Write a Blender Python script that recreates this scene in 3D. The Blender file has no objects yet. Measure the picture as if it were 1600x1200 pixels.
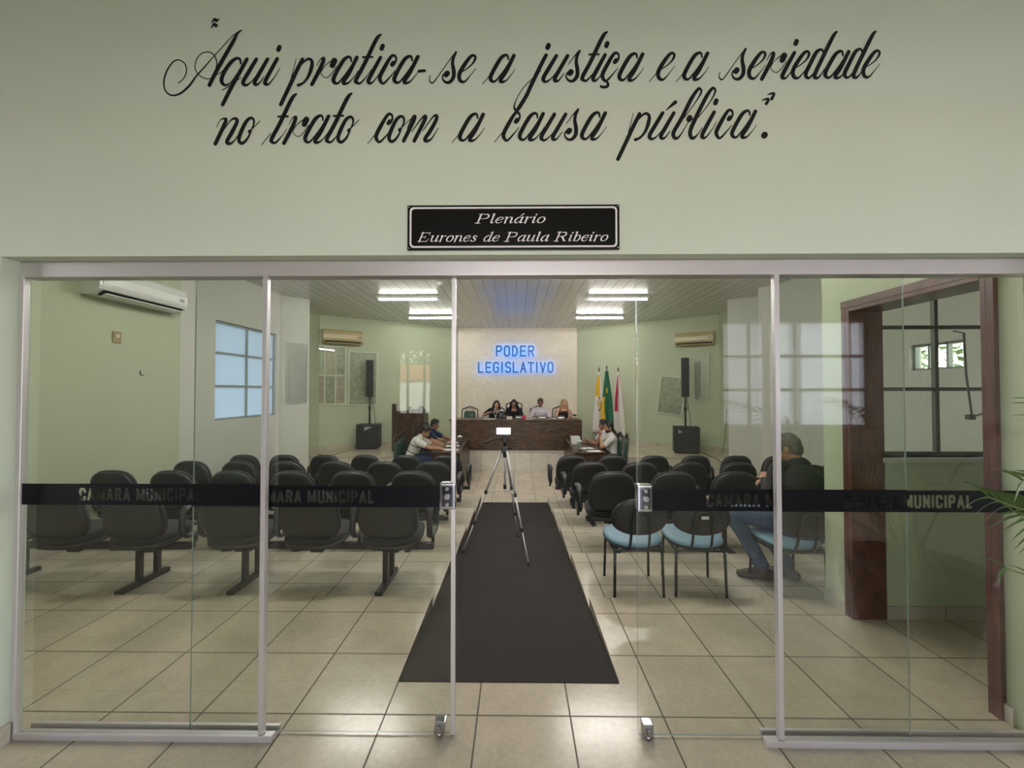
import bpy, bmesh, math, random
from mathutils import Vector as V, Matrix as Mx, Euler
import numpy as np
random.seed(7)
SC = bpy.context.scene
COL = SC.collection
PI = math.pi

# ------------------------------------------------------------------ camera
cam_d = bpy.data.cameras.new('camera')
cam = bpy.data.objects.new('camera', cam_d); COL.objects.link(cam)
FPX, CAMH, YAW, PIT = 620.0, 1.58, math.radians(0.65), math.radians(1.02)
cam_d.sensor_fit = 'HORIZONTAL'; cam_d.sensor_width = 36; cam_d.lens = 36 * FPX / 1600
cam_d.clip_start = 0.05; cam_d.clip_end = 300
cam.location = (0, 0, CAMH); cam.rotation_euler = (PI / 2 + PIT, 0, YAW)
SC.camera = cam
# ------------------------------------------------------------------ world, sun, view
w = bpy.data.worlds.new('world'); SC.world = w; w.use_nodes = True
wn = w.node_tree; bgn = wn.nodes['Background']
sky = wn.nodes.new('ShaderNodeTexSky'); sky.sky_type = 'NISHITA'; sky.sun_disc = False
sky.sun_elevation = math.radians(55); sky.sun_rotation = math.radians(20)
skb = wn.nodes.new('ShaderNodeRGBToBW'); wn.links.new(sky.outputs[0], skb.inputs[0])
skm = wn.nodes.new('ShaderNodeMix'); skm.data_type = 'RGBA'; skm.inputs[0].default_value = .72       # bright hazy sky, little blue left
wn.links.new(sky.outputs[0], skm.inputs[6]); wn.links.new(skb.outputs[0], skm.inputs[7])
skt = wn.nodes.new('ShaderNodeMix'); skt.data_type = 'RGBA'; skt.blend_type = 'MULTIPLY'; skt.inputs[0].default_value = 1; skt.inputs[7].default_value = (1.01, .98, .965, 1)
wn.links.new(skm.outputs[2], skt.inputs[6]); wn.links.new(skt.outputs[2], bgn.inputs[0]); bgn.inputs[1].default_value = 1.57
sun_d = bpy.data.lights.new('sun', 'SUN'); sun_d.energy = 13; sun_d.angle = 0.01; sun_d.color = (1, .95, .87)
sun = bpy.data.objects.new('sun', sun_d); COL.objects.link(sun); sun.location = (0, 30, 40)
sun.rotation_euler = (math.radians(-28), math.radians(8), 0)
SC.view_settings.view_transform = 'Standard'; SC.view_settings.look = 'None'
SC.view_settings.gamma = 1; SC.view_settings.use_curve_mapping = False
SC.view_settings.exposure = -0.06
cy = SC.cycles
cy.use_denoising = True; cy.max_bounces = 9; cy.diffuse_bounces = 5; cy.glossy_bounces = 4
cy.transmission_bounces = 6; cy.transparent_max_bounces = 24; cy.caustics_reflective = False; cy.caustics_refractive = False
cy.sample_clamp_indirect = 8

# a point seen at pixel (px, py) of the 1600 x 1200 photograph, at a known X, Y or Z of the place
FW = V((-math.sin(YAW) * math.cos(PIT), math.cos(YAW) * math.cos(PIT), math.sin(PIT)))
RT = V((math.cos(YAW), math.sin(YAW), 0)); UP = RT.cross(FW)
def at(px, py, X=None, Y=None, Z=None):
    d = FW * FPX + RT * (px - 800) + UP * (600 - py)
    t = Y / d.y if Y is not None else X / d.x if X is not None else (Z - CAMH) / d.z
    return V((0, 0, CAMH)) + d * t

# ------------------------------------------------------------------ materials
MATS = {}
def new_mat(name):
    m = bpy.data.materials.new(name); m.use_nodes = True
    nt = m.node_tree; b = nt.nodes['Principled BSDF']
    MATS[name] = m
    return m, nt, b
def nd(nt, t, **k):
    n = nt.nodes.new(t)
    for a, v in k.items(): setattr(n, a, v)
    return n
def mth(nt, op, a, b=None, c=None):
    n = nd(nt, 'ShaderNodeMath', operation=op)
    for i, x in enumerate((a, b, c)):
        if x is None: continue
        if isinstance(x, (int, float)): n.inputs[i].default_value = x
        else: nt.links.new(x, n.inputs[i])
    return n.outputs[0]
def mixc(nt, f, a, b):
    n = nd(nt, 'ShaderNodeMix', data_type='RGBA')
    for s, x in ((0, f), (6, a), (7, b)):
        if isinstance(x, (int, float)): n.inputs[s].default_value = x
        elif isinstance(x, tuple): n.inputs[s].default_value = (*x[:3], 1)
        else: nt.links.new(x, n.inputs[s])
    return n.outputs[2]
def mat(name, col, rough=.6, metal=0, var=.08, vs=6, bump=0, bs=60, spec=.5, emit=None, es=0, coat=0, sheen=0):
    """a plain surface with slight mottling of its own colour and a fine bump"""
    m, nt, b = new_mat(name)
    geo = nd(nt, 'ShaderNodeTexCoord')
    if var:
        n = nd(nt, 'ShaderNodeTexNoise'); n.inputs['Scale'].default_value = vs; n.inputs['Detail'].default_value = 4
        nt.links.new(geo.outputs['Object'], n.inputs['Vector'])
        nt.links.new(mixc(nt, n.outputs[0], tuple(c * (1 - var) for c in col), tuple(min(1, c * (1 + var)) for c in col)), b.inputs['Base Color'])
    else: b.inputs['Base Color'].default_value = (*col, 1)
    b.inputs['Roughness'].default_value = rough; b.inputs['Metallic'].default_value = metal
    b.inputs['Specular IOR Level'].default_value = spec; b.inputs['Coat Weight'].default_value = coat
    b.inputs['Sheen Weight'].default_value = sheen
    if bump:
        n = nd(nt, 'ShaderNodeTexNoise'); n.inputs['Scale'].default_value = bs; n.inputs['Detail'].default_value = 3
        nt.links.new(geo.outputs['Object'], n.inputs['Vector'])
        bp = nd(nt, 'ShaderNodeBump'); bp.inputs['Strength'].default_value = bump; bp.inputs['Distance'].default_value = .004
        nt.links.new(n.outputs[0], bp.inputs['Height']); nt.links.new(bp.outputs[0], b.inputs['Normal'])
    if emit: b.inputs['Emission Color'].default_value = (*emit, 1); b.inputs['Emission Strength'].default_value = es
    return m
def tile_mat(name, x0, sx, y0, sy, col, grout, gw=.008, rough=.19, horiz='Y'):
    m, nt, b = new_mat(name)
    g = nd(nt, 'ShaderNodeNewGeometry'); s = nd(nt, 'ShaderNodeSeparateXYZ'); nt.links.new(g.outputs['Position'], s.inputs[0])
    def line(o, p0, sp):
        f = mth(nt, 'FRACT', mth(nt, 'MULTIPLY', mth(nt, 'ADD', mth(nt, 'SUBTRACT', o, p0), sp / 2), 1 / sp))
        d = mth(nt, 'MULTIPLY', mth(nt, 'ABSOLUTE', mth(nt, 'SUBTRACT', f, .5)), sp)
        cell = mth(nt, 'FLOOR', mth(nt, 'MULTIPLY', mth(nt, 'SUBTRACT', o, p0), 1 / sp))
        return mth(nt, 'LESS_THAN', d, gw / 2), cell
    lx, cx = line(s.outputs[0], x0, sx); ly, cyl_ = line(s.outputs[1] if horiz == 'Y' else s.outputs[2], y0, sy)
    gr = mth(nt, 'MAXIMUM', lx, ly)
    cv = nd(nt, 'ShaderNodeCombineXYZ'); nt.links.new(cx, cv.inputs[0]); nt.links.new(cyl_, cv.inputs[1])
    wnz = nd(nt, 'ShaderNodeTexWhiteNoise'); nt.links.new(cv.outputs[0], wnz.inputs[0])
    n1 = nd(nt, 'ShaderNodeTexNoise'); n1.inputs['Scale'].default_value = 5; n1.inputs['Detail'].default_value = 7; n1.inputs['Roughness'].default_value = .65
    nt.links.new(g.outputs['Position'], n1.inputs['Vector'])
    n2 = nd(nt, 'ShaderNodeTexNoise'); n2.inputs['Scale'].default_value = 38; n2.inputs['Detail'].default_value = 5
    nt.links.new(g.outputs['Position'], n2.inputs['Vector'])
    k = mth(nt, 'ADD', mth(nt, 'MULTIPLY', wnz.outputs[0], .16), mth(nt, 'ADD', mth(nt, 'MULTIPLY', n1.outputs[0], .5), mth(nt, 'MULTIPLY', n2.outputs[0], .35)))
    base = mixc(nt, k, tuple(c * .56 for c in col), tuple(min(1, c * 1.36) for c in col))
    nt.links.new(mixc(nt, gr, base, grout), b.inputs['Base Color'])
    nt.links.new(mth(nt, 'ADD', mth(nt, 'MULTIPLY', gr, .5), mth(nt, 'ADD', mth(nt, 'MULTIPLY', n1.outputs[0], .18), rough - .09)), b.inputs['Roughness'])
    bp = nd(nt, 'ShaderNodeBump'); bp.inputs['Strength'].default_value = .4; bp.inputs['Distance'].default_value = .0025
    hgt = mth(nt, 'SUBTRACT', mth(nt, 'ADD', mth(nt, 'MULTIPLY', n1.outputs[0], .9), mth(nt, 'MULTIPLY', n2.outputs[0], .35)), gr)
    nt.links.new(hgt, bp.inputs['Height']); nt.links.new(bp.outputs[0], b.inputs['Normal'])
    return m
def glass_mat(name, tint, k=1.5, ior=1.5, rough=0.0):
    """a thin clear pane: what lies behind it, tinted, plus the mirror image of what lies before it"""
    m, nt, b = new_mat(name); nt.nodes.remove(b)
    out = nt.nodes['Material Output']
    tr = nd(nt, 'ShaderNodeBsdfTransparent'); tr.inputs[0].default_value = (*tint, 1)
    gl = nd(nt, 'ShaderNodeBsdfGlossy'); gl.inputs['Roughness'].default_value = rough; gl.inputs[0].default_value = (1, 1, 1, 1)
    fr = nd(nt, 'ShaderNodeFresnel'); fr.inputs[0].default_value = ior
    g = nd(nt, 'ShaderNodeNewGeometry')
    f = mth(nt, 'MULTIPLY', mth(nt, 'MULTIPLY', fr.outputs[0], k), mth(nt, 'SUBTRACT', 1.0, g.outputs['Backfacing']))
    f = mth(nt, 'MINIMUM', f, 1.0)
    mx = nd(nt, 'ShaderNodeMixShader'); nt.links.new(f, mx.inputs[0]); nt.links.new(tr.outputs[0], mx.inputs[1]); nt.links.new(gl.outputs[0], mx.inputs[2])
    nt.links.new(mx.outputs[0], out.inputs[0])
    return m
def frosted_mat(name, col):
    m, nt, b = new_mat(name); nt.nodes.remove(b)
    t = nd(nt, 'ShaderNodeBsdfTranslucent'); t.inputs[0].default_value = (*col, 1)
    d = nd(nt, 'ShaderNodeBsdfDiffuse'); d.inputs[0].default_value = (*col, 1)
    mx = nd(nt, 'ShaderNodeMixShader'); mx.inputs[0].default_value = .08
    nt.links.new(t.outputs[0], mx.inputs[1]); nt.links.new(d.outputs[0], mx.inputs[2]); nt.links.new(mx.outputs[0], nt.nodes['Material Output'].inputs[0])
    return m
def wood_mat(name, c1, c2, axis=0, scale=9, rough=.35):
    m, nt, b = new_mat(name)
    tc = nd(nt, 'ShaderNodeNewGeometry'); mp = nd(nt, 'ShaderNodeMapping')
    sc = [scale, scale, scale]; sc[axis] = scale * .22; mp.inputs['Scale'].default_value = sc
    nt.links.new(tc.outputs['Position'], mp.inputs[0])
    n = nd(nt, 'ShaderNodeTexNoise'); n.inputs['Scale'].default_value = 1.6; n.inputs['Detail'].default_value = 8; n.inputs['Distortion'].default_value = 1.2
    nt.links.new(mp.outputs[0], n.inputs['Vector'])
    r = nd(nt, 'ShaderNodeValToRGB'); r.color_ramp.elements[0].position = .36; r.color_ramp.elements[1].position = .66
    r.color_ramp.elements[0].color = (*c1, 1); r.color_ramp.elements[1].color = (*c2, 1)
    nt.links.new(n.outputs[0], r.inputs[0]); nt.links.new(r.outputs[0], b.inputs['Base Color'])
    b.inputs['Roughness'].default_value = rough
    return m
def slat_mat(name, col, sp):
    m, nt, b = new_mat(name)
    g = nd(nt, 'ShaderNodeNewGeometry'); s = nd(nt, 'ShaderNodeSeparateXYZ'); nt.links.new(g.outputs['Position'], s.inputs[0])
    f = mth(nt, 'FRACT', mth(nt, 'MULTIPLY', s.outputs[0], 1 / sp))
    d = mth(nt, 'ABSOLUTE', mth(nt, 'SUBTRACT', f, .5))
    gr = mth(nt, 'GREATER_THAN', d, .47)
    cell = mth(nt, 'FLOOR', mth(nt, 'MULTIPLY', s.outputs[0], 1 / sp))
    wnz = nd(nt, 'ShaderNodeTexWhiteNoise', noise_dimensions='1D'); nt.links.new(cell, wnz.inputs['W'])
    c = mixc(nt, wnz.outputs[0], tuple(x * .92 for x in col), col)
    nt.links.new(mixc(nt, gr, c, tuple(x * .3 for x in col)), b.inputs['Base Color'])
    b.inputs['Roughness'].default_value = .22
    bp = nd(nt, 'ShaderNodeBump'); bp.inputs['Strength'].default_value = .35; bp.inputs['Distance'].default_value = .006
    nt.links.new(mth(nt, 'MULTIPLY', mth(nt, 'MULTIPLY', d, d), -2.0), bp.inputs['Height']); nt.links.new(bp.outputs[0], b.inputs['Normal'])
    return m
def trowel_mat(name, c1, c2):
    m, nt, b = new_mat(name)
    g = nd(nt, 'ShaderNodeNewGeometry')
    v = nd(nt, 'ShaderNodeTexVoronoi'); v.inputs['Scale'].default_value = 9; v.feature = 'SMOOTH_F1'
    n = nd(nt, 'ShaderNodeTexNoise'); n.inputs['Scale'].default_value = 7; n.inputs['Detail'].default_value = 6; n.inputs['Distortion'].default_value = 1.5
    nt.links.new(g.outputs['Position'], n.inputs['Vector']); nt.links.new(g.outputs['Position'], v.inputs['Vector'])
    nt.links.new(mixc(nt, n.outputs[0], c1, c2), b.inputs['Base Color'])
    b.inputs['Roughness'].default_value = .3
    bp = nd(nt, 'ShaderNodeBump'); bp.inputs['Strength'].default_value = .8; bp.inputs['Distance'].default_value = .02
    nt.links.new(mth(nt, 'ADD', n.outputs[0], mth(nt, 'MULTIPLY', v.outputs[0], .4)), bp.inputs['Height']); nt.links.new(bp.outputs[0], b.inputs['Normal'])
    return m

M_FRONT = mat('mint wall paint', (.66, .72, .605), .55, var=.04, vs=2.5, bump=.12, bs=90)
M_GREEN = mat('pale green wall paint', (.50, .545, .39), .6, var=.04, vs=2.5, bump=.1, bs=90)
M_OFFW = mat('off white wall paint', (.62, .62, .56), .6, var=.04, vs=2.5, bump=.1, bs=90)
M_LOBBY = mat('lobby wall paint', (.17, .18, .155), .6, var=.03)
M_CEILW = mat('lobby ceiling paint', (.78, .77, .73), .7, var=.03)
M_TROWEL = trowel_mat('trowelled cream plaster', (.66, .57, .45), (.86, .79, .66))
M_SLAT = slat_mat('pvc slat ceiling', (.76, .75, .71), .2)
TILE = (.525, .45, .345); GROUT = (.10, .075, .05)
M_TILE0 = tile_mat('hall entrance tiles', -.191, .4515, 1.96, .447, TILE, GROUT)
M_TIER = [tile_mat('tier tiles %d' % r, -.191, .4515, 3.07 + 1.04 * r + .37, .447, (.555, .50, .40), GROUT) for r in range(4)]
M_TILEF = tile_mat('front floor tiles', -.05, .4, 7.3, .4, (.64, .555, .43), (.16, .12, .08))
M_RISER = tile_mat('dais riser tiles', -.05, .42, .09, .51, (.66, .61, .53), (.25, .2, .14), horiz='Z')
M_SKIRT = tile_mat('skirting tiles', -.191, .4515, 1.96, .447, (.55, .5, .42), (.25, .2, .15))
M_MAT = mat('ribbed rubber', (.022, .019, .017), .8, var=.15, vs=3, bump=.5, bs=130, spec=.22)
M_ALU = mat('satin aluminium', (.66, .62, .63), .38, metal=.55, var=.03)
M_CHROME = mat('chrome', (.50, .51, .55), .16, metal=1, var=.03)
M_DCHROME = mat('dark polished chrome', (.16, .16, .18), .08, metal=1, var=.03)
M_GLASS = glass_mat('clear pane', (.95, .967, .947), 1.45)
M_GLASSE = mat('green glass edge', (.26, .31, .28), .2, var=.02)
M_FROST = frosted_mat('frosted pane', (.93, .95, 1.0))
M_FROST2 = frosted_mat('darker frosted pane', (.52, .575, .63))  # frosted pane in a darker tint, so less daylight passes
M_FILM = mat('black adhesive film', (.0055, .0055, .008), .4, var=.03, spec=.14)
M_LETTER = mat('black paint', (.008, .010, .012), .55, var=.05, spec=.25)
M_PLATE = mat('black enamel plate', (.006, .006, .006), .22, var=.05, spec=.3)
M_PLATEW = mat('white enamel', (.82, .78, .80), .4, var=.02)
M_FAB = mat('black seat fabric', (.018, .018, .019), .85, var=.2, vs=40, bump=.25, bs=400, spec=.3, sheen=.1)
M_PLAS = mat('black chair plastic', (.022, .022, .023), .42, var=.1, spec=.5)
M_BSTEEL = mat('black painted steel', (.016, .016, .018), .38, var=.05)
M_BLUE = mat('light blue vinyl', (.155, .26, .34), .5, var=.06, vs=10)
M_WOOD = wood_mat('dark wood', (.024, .012, .006), (.105, .057, .027), scale=12)
M_WOODV = wood_mat('dark upright wood', (.026, .013, .008), (.085, .046, .025), axis=2)
M_DOORW = wood_mat('red brown door wood', (.065, .022, .017), (.13, .045, .035), axis=2, rough=.3)
M_GREENV = mat('dark green upholstery', (.018, .06, .042), .55, var=.1)
M_IRON = mat('dark iron', (.028, .022, .018), .5, var=.1)
M_SASH = mat('grey green sash paint', (.10, .11, .085), .5, var=.1)
M_WHITEP = mat('white plastic', (.70, .71, .68), .3, var=.02)
M_BEIGEP = mat('yellowed plastic', (.50, .40, .22), .3, var=.05)
M_DARK = mat('dark recess', (.012, .012, .012), .7, var=0)
M_TUBE = mat('lit fluorescent tube', (1, 1, 1), .4, var=0, emit=(1, .97, .92), es=84)
M_TUBE2 = mat('brighter lit fluorescent tube', (1, 1, 1), .4, var=0, emit=(1, .96, .91), es=235)
M_LED = mat('lit blue strip', (.1, .4, 1), .4, var=0, emit=(.015, .26, 1.0), es=7)
M_SIGNB = mat('blue sign face', (.010, .085, .26), .3, var=.04)
M_PAPER = mat('white paper', (.82, .82, .80), .7, var=.03)
M_SPK = mat('black speaker cabinet', (.024, .024, .027), .55, var=.08, bump=.25, bs=300)
M_GREYP = mat('silver badge', (.55, .55, .58), .3, metal=.6, var=0)
M_POT = mat('dark pot glaze', (.035, .030, .026), .3, var=.15)
M_SOIL = mat('potting soil', (.03, .02, .012), .9, var=.3, vs=30)
M_LEAF = mat('palm leaf', (.075, .135, .035), .45, var=.35, vs=8)
M_LEAFD = mat('hedge leaf', (.12, .22, .05), .5, var=.5, vs=5)
M_STEM = mat('palm stem', (.14, .16, .06), .6, var=.3)
M_SOCK = mat('cream switch plastic', (.62, .58, .48), .35, var=.02)
M_SOCKD = mat('tan switch plastic', (.36, .25, .12), .4, var=.05)
M_CABLE = mat('black cable', (.012, .012, .012), .5, var=0)
M_CABLEB = mat('brown cable', (.22, .11, .05), .5, var=0)
M_ROOF = mat('terracotta roof tiles', (.50, .17, .085), .7, var=.3, vs=14)
M_GATE = mat('white gate paint', (.82, .82, .80), .5, var=.03)
M_YARD = mat('concrete yard', (.42, .40, .36), .8, var=.15, vs=3)
M_SCREEN = mat('lit phone screen', (.9, .85, .9), .3, var=0, emit=(1, .9, 1), es=1.1)
M_WATER = glass_mat('drinking glass', (.92, .95, .95), 2.0)
M_PINK = mat('pink paper', (.75, .06, .16), .6, var=.1)

# ------------------------------------------------------------------ mesh helpers
class MB:
    def __init__(s): s.b = bmesh.new()
    def box(s, lo, hi, rot=None, piv=None, bev=0, mi=0):
        lo, hi = V(lo), V(hi); c = (lo + hi) / 2; d = hi - lo
        r = bmesh.ops.create_cube(s.b, size=1); vs = r['verts']
        for v in vs: v.co = V((v.co.x * d.x, v.co.y * d.y, v.co.z * d.z)) + c
        if rot is not None:
            p = V(piv) if piv is not None else c
            R = Euler(rot).to_matrix()
            for v in vs: v.co = R @ (v.co - p) + p
        fs = list({f for v in vs for f in v.link_faces})
        for f in fs: f.material_index = mi
        if bev:
            es = list({e for v in vs for e in v.link_edges})
            bmesh.ops.bevel(s.b, geom=es, offset=min(bev, min(abs(d.x), abs(d.y), abs(d.z)) * .45), segments=3, affect='EDGES', profile=.6)
        return s
    def tube(s, pts, rad, n=10, closed=False, cap=True, xax=None, mi=0, dome=False):
        """tube through pts; rad: number, or list of numbers or (rx, ry)"""
        pts = [V(p) for p in pts]
        N = len(pts)
        rr = rad if isinstance(rad, (list,)) else [rad] * N
        rr = [(r, r) if isinstance(r, (int, float)) else r for r in rr]
        if dome and not closed:
            def ext(p, q, r):
                d = (p - q).normalized(); m = (r[0] + r[1]) / 2
                return [(p + d * m * math.sin(a), (r[0] * math.cos(a), r[1] * math.cos(a))) for a in (.5, .95, 1.35)]
            e1 = ext(pts[-1], pts[-2], rr[-1]); e0 = ext(pts[0], pts[1], rr[0])
            pts = [p for p, _ in reversed(e0)] + pts + [p for p, _ in e1]
            rr = [r for _, r in reversed(e0)] + rr + [r for _, r in e1]; N = len(pts)
        rings = []; x = None
        for i, p in enumerate(pts):
            if closed: t = pts[(i + 1) % N] - pts[i - 1]
            else: t = pts[min(i + 1, N - 1)] - pts[max(i - 1, 0)]
            t = t.normalized() if t.length > 1e-9 else V((0, 0, 1))
            if x is None:
                x = V(xax) if xax is not None else (V((1, 0, 0)) if abs(t.x) < .8 else V((0, 1, 0)))
            x = x - t * x.dot(t)
            if x.length < 1e-6: x = t.orthogonal()
            x.normalize(); y = t.cross(x)
            rings.append([s.b.verts.new(p + x * (rr[i][0] * math.cos(2 * PI * k / n)) + y * (rr[i][1] * math.sin(2 * PI * k / n))) for k in range(n)])
        for i in range(N if closed else N - 1):
            a, c = rings[i], rings[(i + 1) % N]
            for k in range(n):
                f = s.b.faces.new((a[k], a[(k + 1) % n], c[(k + 1) % n], c[k])); f.material_index = mi; f.smooth = True
        if cap and not closed:
            for rg, fl in ((rings[0], True), (rings[-1], False)):
                f = s.b.faces.new(list(reversed(rg)) if fl else rg); f.material_index = mi
        return s
    def lathe(s, prof, c=(0, 0, 0), n=20, mi=0):
        c = V(c); rings = []
        for r, z in prof:
            rings.append([s.b.verts.new(c + V((r * math.cos(2 * PI * k / n), r * math.sin(2 * PI * k / n), z))) for k in range(n)])
        for a, d in zip(rings, rings[1:]):
            for k in range(n):
                f = s.b.faces.new((a[k], a[(k + 1) % n], d[(k + 1) % n], d[k])); f.smooth = True; f.material_index = mi
        for rg in (rings[0], rings[-1]):
            f = s.b.faces.new(rg); f.material_index = mi
        return s
    def ell(s, c, r, n=14, R=None, mi=0):
        res = bmesh.ops.create_uvsphere(s.b, u_segments=n, v_segments=max(6, n * 2 // 3), radius=1)
        for v in res['verts']:
            q = V((v.co.x * r[0], v.co.y * r[1], v.co.z * r[2]))
            v.co = (R @ q if R is not None else q) + V(c)
        for f in {f for v in res['verts'] for f in v.link_faces}: f.smooth = True; f.material_index = mi
        return s
    def poly(s, pts, mi=0):
        f = s.b.faces.new([s.b.verts.new(V(p)) for p in pts]); f.material_index = mi; return f
    def prism(s, pts, d, mi=0):
        """closed outline pts swept by vector d"""
        d = V(d); a = [s.b.verts.new(V(p)) for p in pts]; c = [s.b.verts.new(V(p) + d) for p in pts]
        n = len(a)
        for k in range(n): s.b.faces.new((a[k], a[(k + 1) % n], c[(k + 1) % n], c[k])).material_index = mi
        s.b.faces.new(list(reversed(a))).material_index = mi; s.b.faces.new(c).material_index = mi
        return s
    def pad(s, a, b, t, R, c, ex=3.2, curve=0, curve2=0, n=36, taper=0, mi=0):
        """cushion: superellipse outline a x b, thickness t, placed by matrix R (local x, y in the plane, z out of it)"""
        prof = [(1.0, 0.0), (.985, .45), (.93, .8), (.8, .97), (.5, 1.0), (.2, 1.0)]
        prof = [(q, -h) for q, h in reversed(prof[1:])] + prof
        rings = []
        for q, h in prof:
            ring = []
            for k in range(n):
                th = 2 * PI * k / n; cx, sy = math.cos(th), math.sin(th)
                x = a * math.copysign(abs(cx) ** (2 / ex), cx) * q; y = b * math.copysign(abs(sy) ** (2 / ex), sy) * q
                x *= 1 + taper * y / b
                z = h * t / 2 + curve * x * x + curve2 * y * y
                ring.append(s.b.verts.new(V(c) + R @ V((x, y, z))))
            rings.append(ring)
        for p, q in zip(rings, rings[1:]):
            for k in range(n):
                f = s.b.faces.new((p[k], p[(k + 1) % n], q[(k + 1) % n], q[k])); f.smooth = True; f.material_index = mi
        s.b.faces.new(list(reversed(rings[0]))).material_index = mi; s.b.faces.new(rings[-1]).material_index = mi
        return s
    def build(s, name, m, parent=None, smooth=False):
        bmesh.ops.recalc_face_normals(s.b, faces=s.b.faces[:])
        me = bpy.data.meshes.new(name); s.b.to_mesh(me); s.b.free()
        for x in (m if isinstance(m, (list, tuple)) else [m]): me.materials.append(x)
        if smooth:
            for p in me.polygons: p.use_smooth = True
        o = bpy.data.objects.new(name, me); COL.objects.link(o)
        if parent is not None: o.parent = parent
        return o
def tag(o, label, cat, group=None, kind=None):
    o['label'] = label; o['category'] = cat
    if group: o['group'] = group
    if kind: o['kind'] = kind
    return o
def thing(name, label, cat, loc=(0, 0, 0), rz=0, group=None, kind=None):
    o = bpy.data.objects.new(name, None); COL.objects.link(o)
    o.location = loc; o.rotation_euler = (0, 0, rz); o.empty_display_size = .1
    return tag(o, label, cat, group, kind)
def dup(root, label, loc, rz=0, skip=()):
    r = root.copy(); COL.objects.link(r); r.location = loc; r.rotation_euler = (0, 0, rz); r['label'] = label
    for ch in list(root.children):
        if ch.name.split('.')[0] in skip: continue
        c = ch.copy(); COL.objects.link(c); c.parent = r
        for g in list(ch.children):
            d = g.copy(); COL.objects.link(d); d.parent = c
    return r
def struct(name, mb, m, label, cat):
    return tag(mb.build(name, m), label, cat, kind='structure')
RX90 = Euler((PI / 2, 0, 0)).to_matrix()
def catmull(P, k=7):
    out = []
    for i in range(len(P) - 1):
        a, b, c, d = P[max(i - 1, 0)], P[i], P[i + 1], P[min(i + 2, len(P) - 1)]
        for j in range(k):
            t = j / k
            out.append(tuple(.5 * (2 * b[q] + (c[q] - a[q]) * t + (2 * a[q] - 5 * b[q] + 4 * c[q] - d[q]) * t * t + (3 * b[q] - a[q] - 3 * c[q] + d[q]) * t ** 3) for q in range(len(b))))
    out.append(tuple(P[-1])); return out
def stroke(mb, P, f, k=7, flat=False, mi=0):
    """a pen stroke: P = [(x, y, width)...] in drawing units, f maps (x, y) to a point of the surface"""
    Q = catmull(P, k) if len(P) > 2 and not flat else P
    L, R = [], []
    for i, (x, y, w_) in enumerate(Q):
        a, b = Q[max(i - 1, 0)], Q[min(i + 1, len(Q) - 1)]
        t = V((b[0] - a[0], b[1] - a[1])); t = t.normalized() if t.length > 1e-9 else V((1, 0))
        n = V((-t.y, t.x)) * (w_ / 2)
        L.append((x + n.x, y + n.y)); R.append((x - n.x, y - n.y))
    vl = [mb.b.verts.new(f(*p)) for p in L]; vr = [mb.b.verts.new(f(*p)) for p in R]
    for i in range(len(Q) - 1):
        mb.b.faces.new((vl[i], vr[i], vr[i + 1], vl[i + 1])).material_index = mi
    for e, sgn in ((0, -1), (-1, 1)):
        x, y, w_ = Q[e]; a, b = (Q[0], Q[1]) if e == 0 else (Q[-2], Q[-1])
        t = V((b[0] - a[0], b[1] - a[1])).normalized() * sgn; n = V((-t.y, t.x)); r = w_ / 2
        arc = [f(x + n.x * r * math.cos(g) + t.x * r * math.sin(g), y + n.y * r * math.cos(g) + t.y * r * math.sin(g)) for g in [PI * q / 8 for q in range(9)]]
        mb.b.faces.new([mb.b.verts.new(p) for p in arc]).material_index = mi

# ================================================================== THE SETTING
TIERY = [3.07 + 1.04 * k for k in range(5)]           # front lips of the landing and the four tiers
RX0, RX1, RY0, RY1 = -.645, .558, 2.19, 7.13          # the ramp
def tierz(r): return -.082 * r
def rampz(y): return -.41 * (y - RY0) / (RY1 - RY0)
fl = MB()
fl.box((-7, -2.7, -.7), (9.1, RY0, 0)); fl.box((-7, RY0, -.7), (RX0, TIERY[0], 0)); fl.box((RX1, RY0, -.7), (9.1, TIERY[0], 0))
for r in range(1, 5):
    for x0, x1 in ((-5.6, RX0), (RX1, 5.6)):
        fl.box((x0, TIERY[r - 1], -.7), (x1, TIERY[r], tierz(r)), mi=r)
fl.box((-5.6, TIERY[4], -.7), (5.6, 12.6, -.41), mi=5); fl.box((RX0, RY1, -.7), (RX1, TIERY[4], -.41), mi=5)
fl.prism([(RX0, RY0, -.006), (RX0, RY1, -.416), (RX0, RY1, -.7), (RX0, RY0, -.7)], (RX1 - RX0, 0, 0), mi=5)
struct('floor', fl, [M_TILE0] + M_TIER + [M_TILEF], 'beige tiled floor stepping down in tiers towards the stage', 'floor')
mm = MB(); n = 40
mm.prism([(RX0 + .004, RY0 - .012, .004), (RX0 + .004, RY1, -.409), (RX0 + .004, RY1, -.4155), (RX0 + .004, RY0 + .01, -.0035), (RX0 + .004, RY0 - .012, .0005)], (RX1 - RX0 - .008, 0, 0))
tag(mm.build('floor_mat', M_MAT), 'long black rubber mat covering the aisle ramp', 'mat')
ds = MB()
ds.prism([(-5.5, 9.04, -.7), (-1.75, 9.04, -.7), (-1.75, 9.97, -.7), (1.75, 9.97, -.7), (1.75, 9.04, -.7), (5.5, 9.0, -.7), (5.5, 12.6, -.7), (-5.5, 12.6, -.7)], (0, 0, .79))
for f in ds.b.faces: f.material_index = 0 if abs(f.normal.z) < .5 else 1
ds.b.normal_update()
for f in ds.b.faces: f.material_index = 1 if abs(f.normal.z) > .5 else 0
struct('floor_dais', ds, [M_RISER, M_TILEF], 'raised tiled dais with pale tiled riser behind the benches', 'dais')
td = MB(); td.box((-1.75, 9.945, .062), (1.75, 9.97, .092)); td.box((-5.1, 9.015, .068), (-1.75, 9.04, .092)); td.box((1.75, 9.0, .068), (5.1, 9.04, .092))
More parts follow.
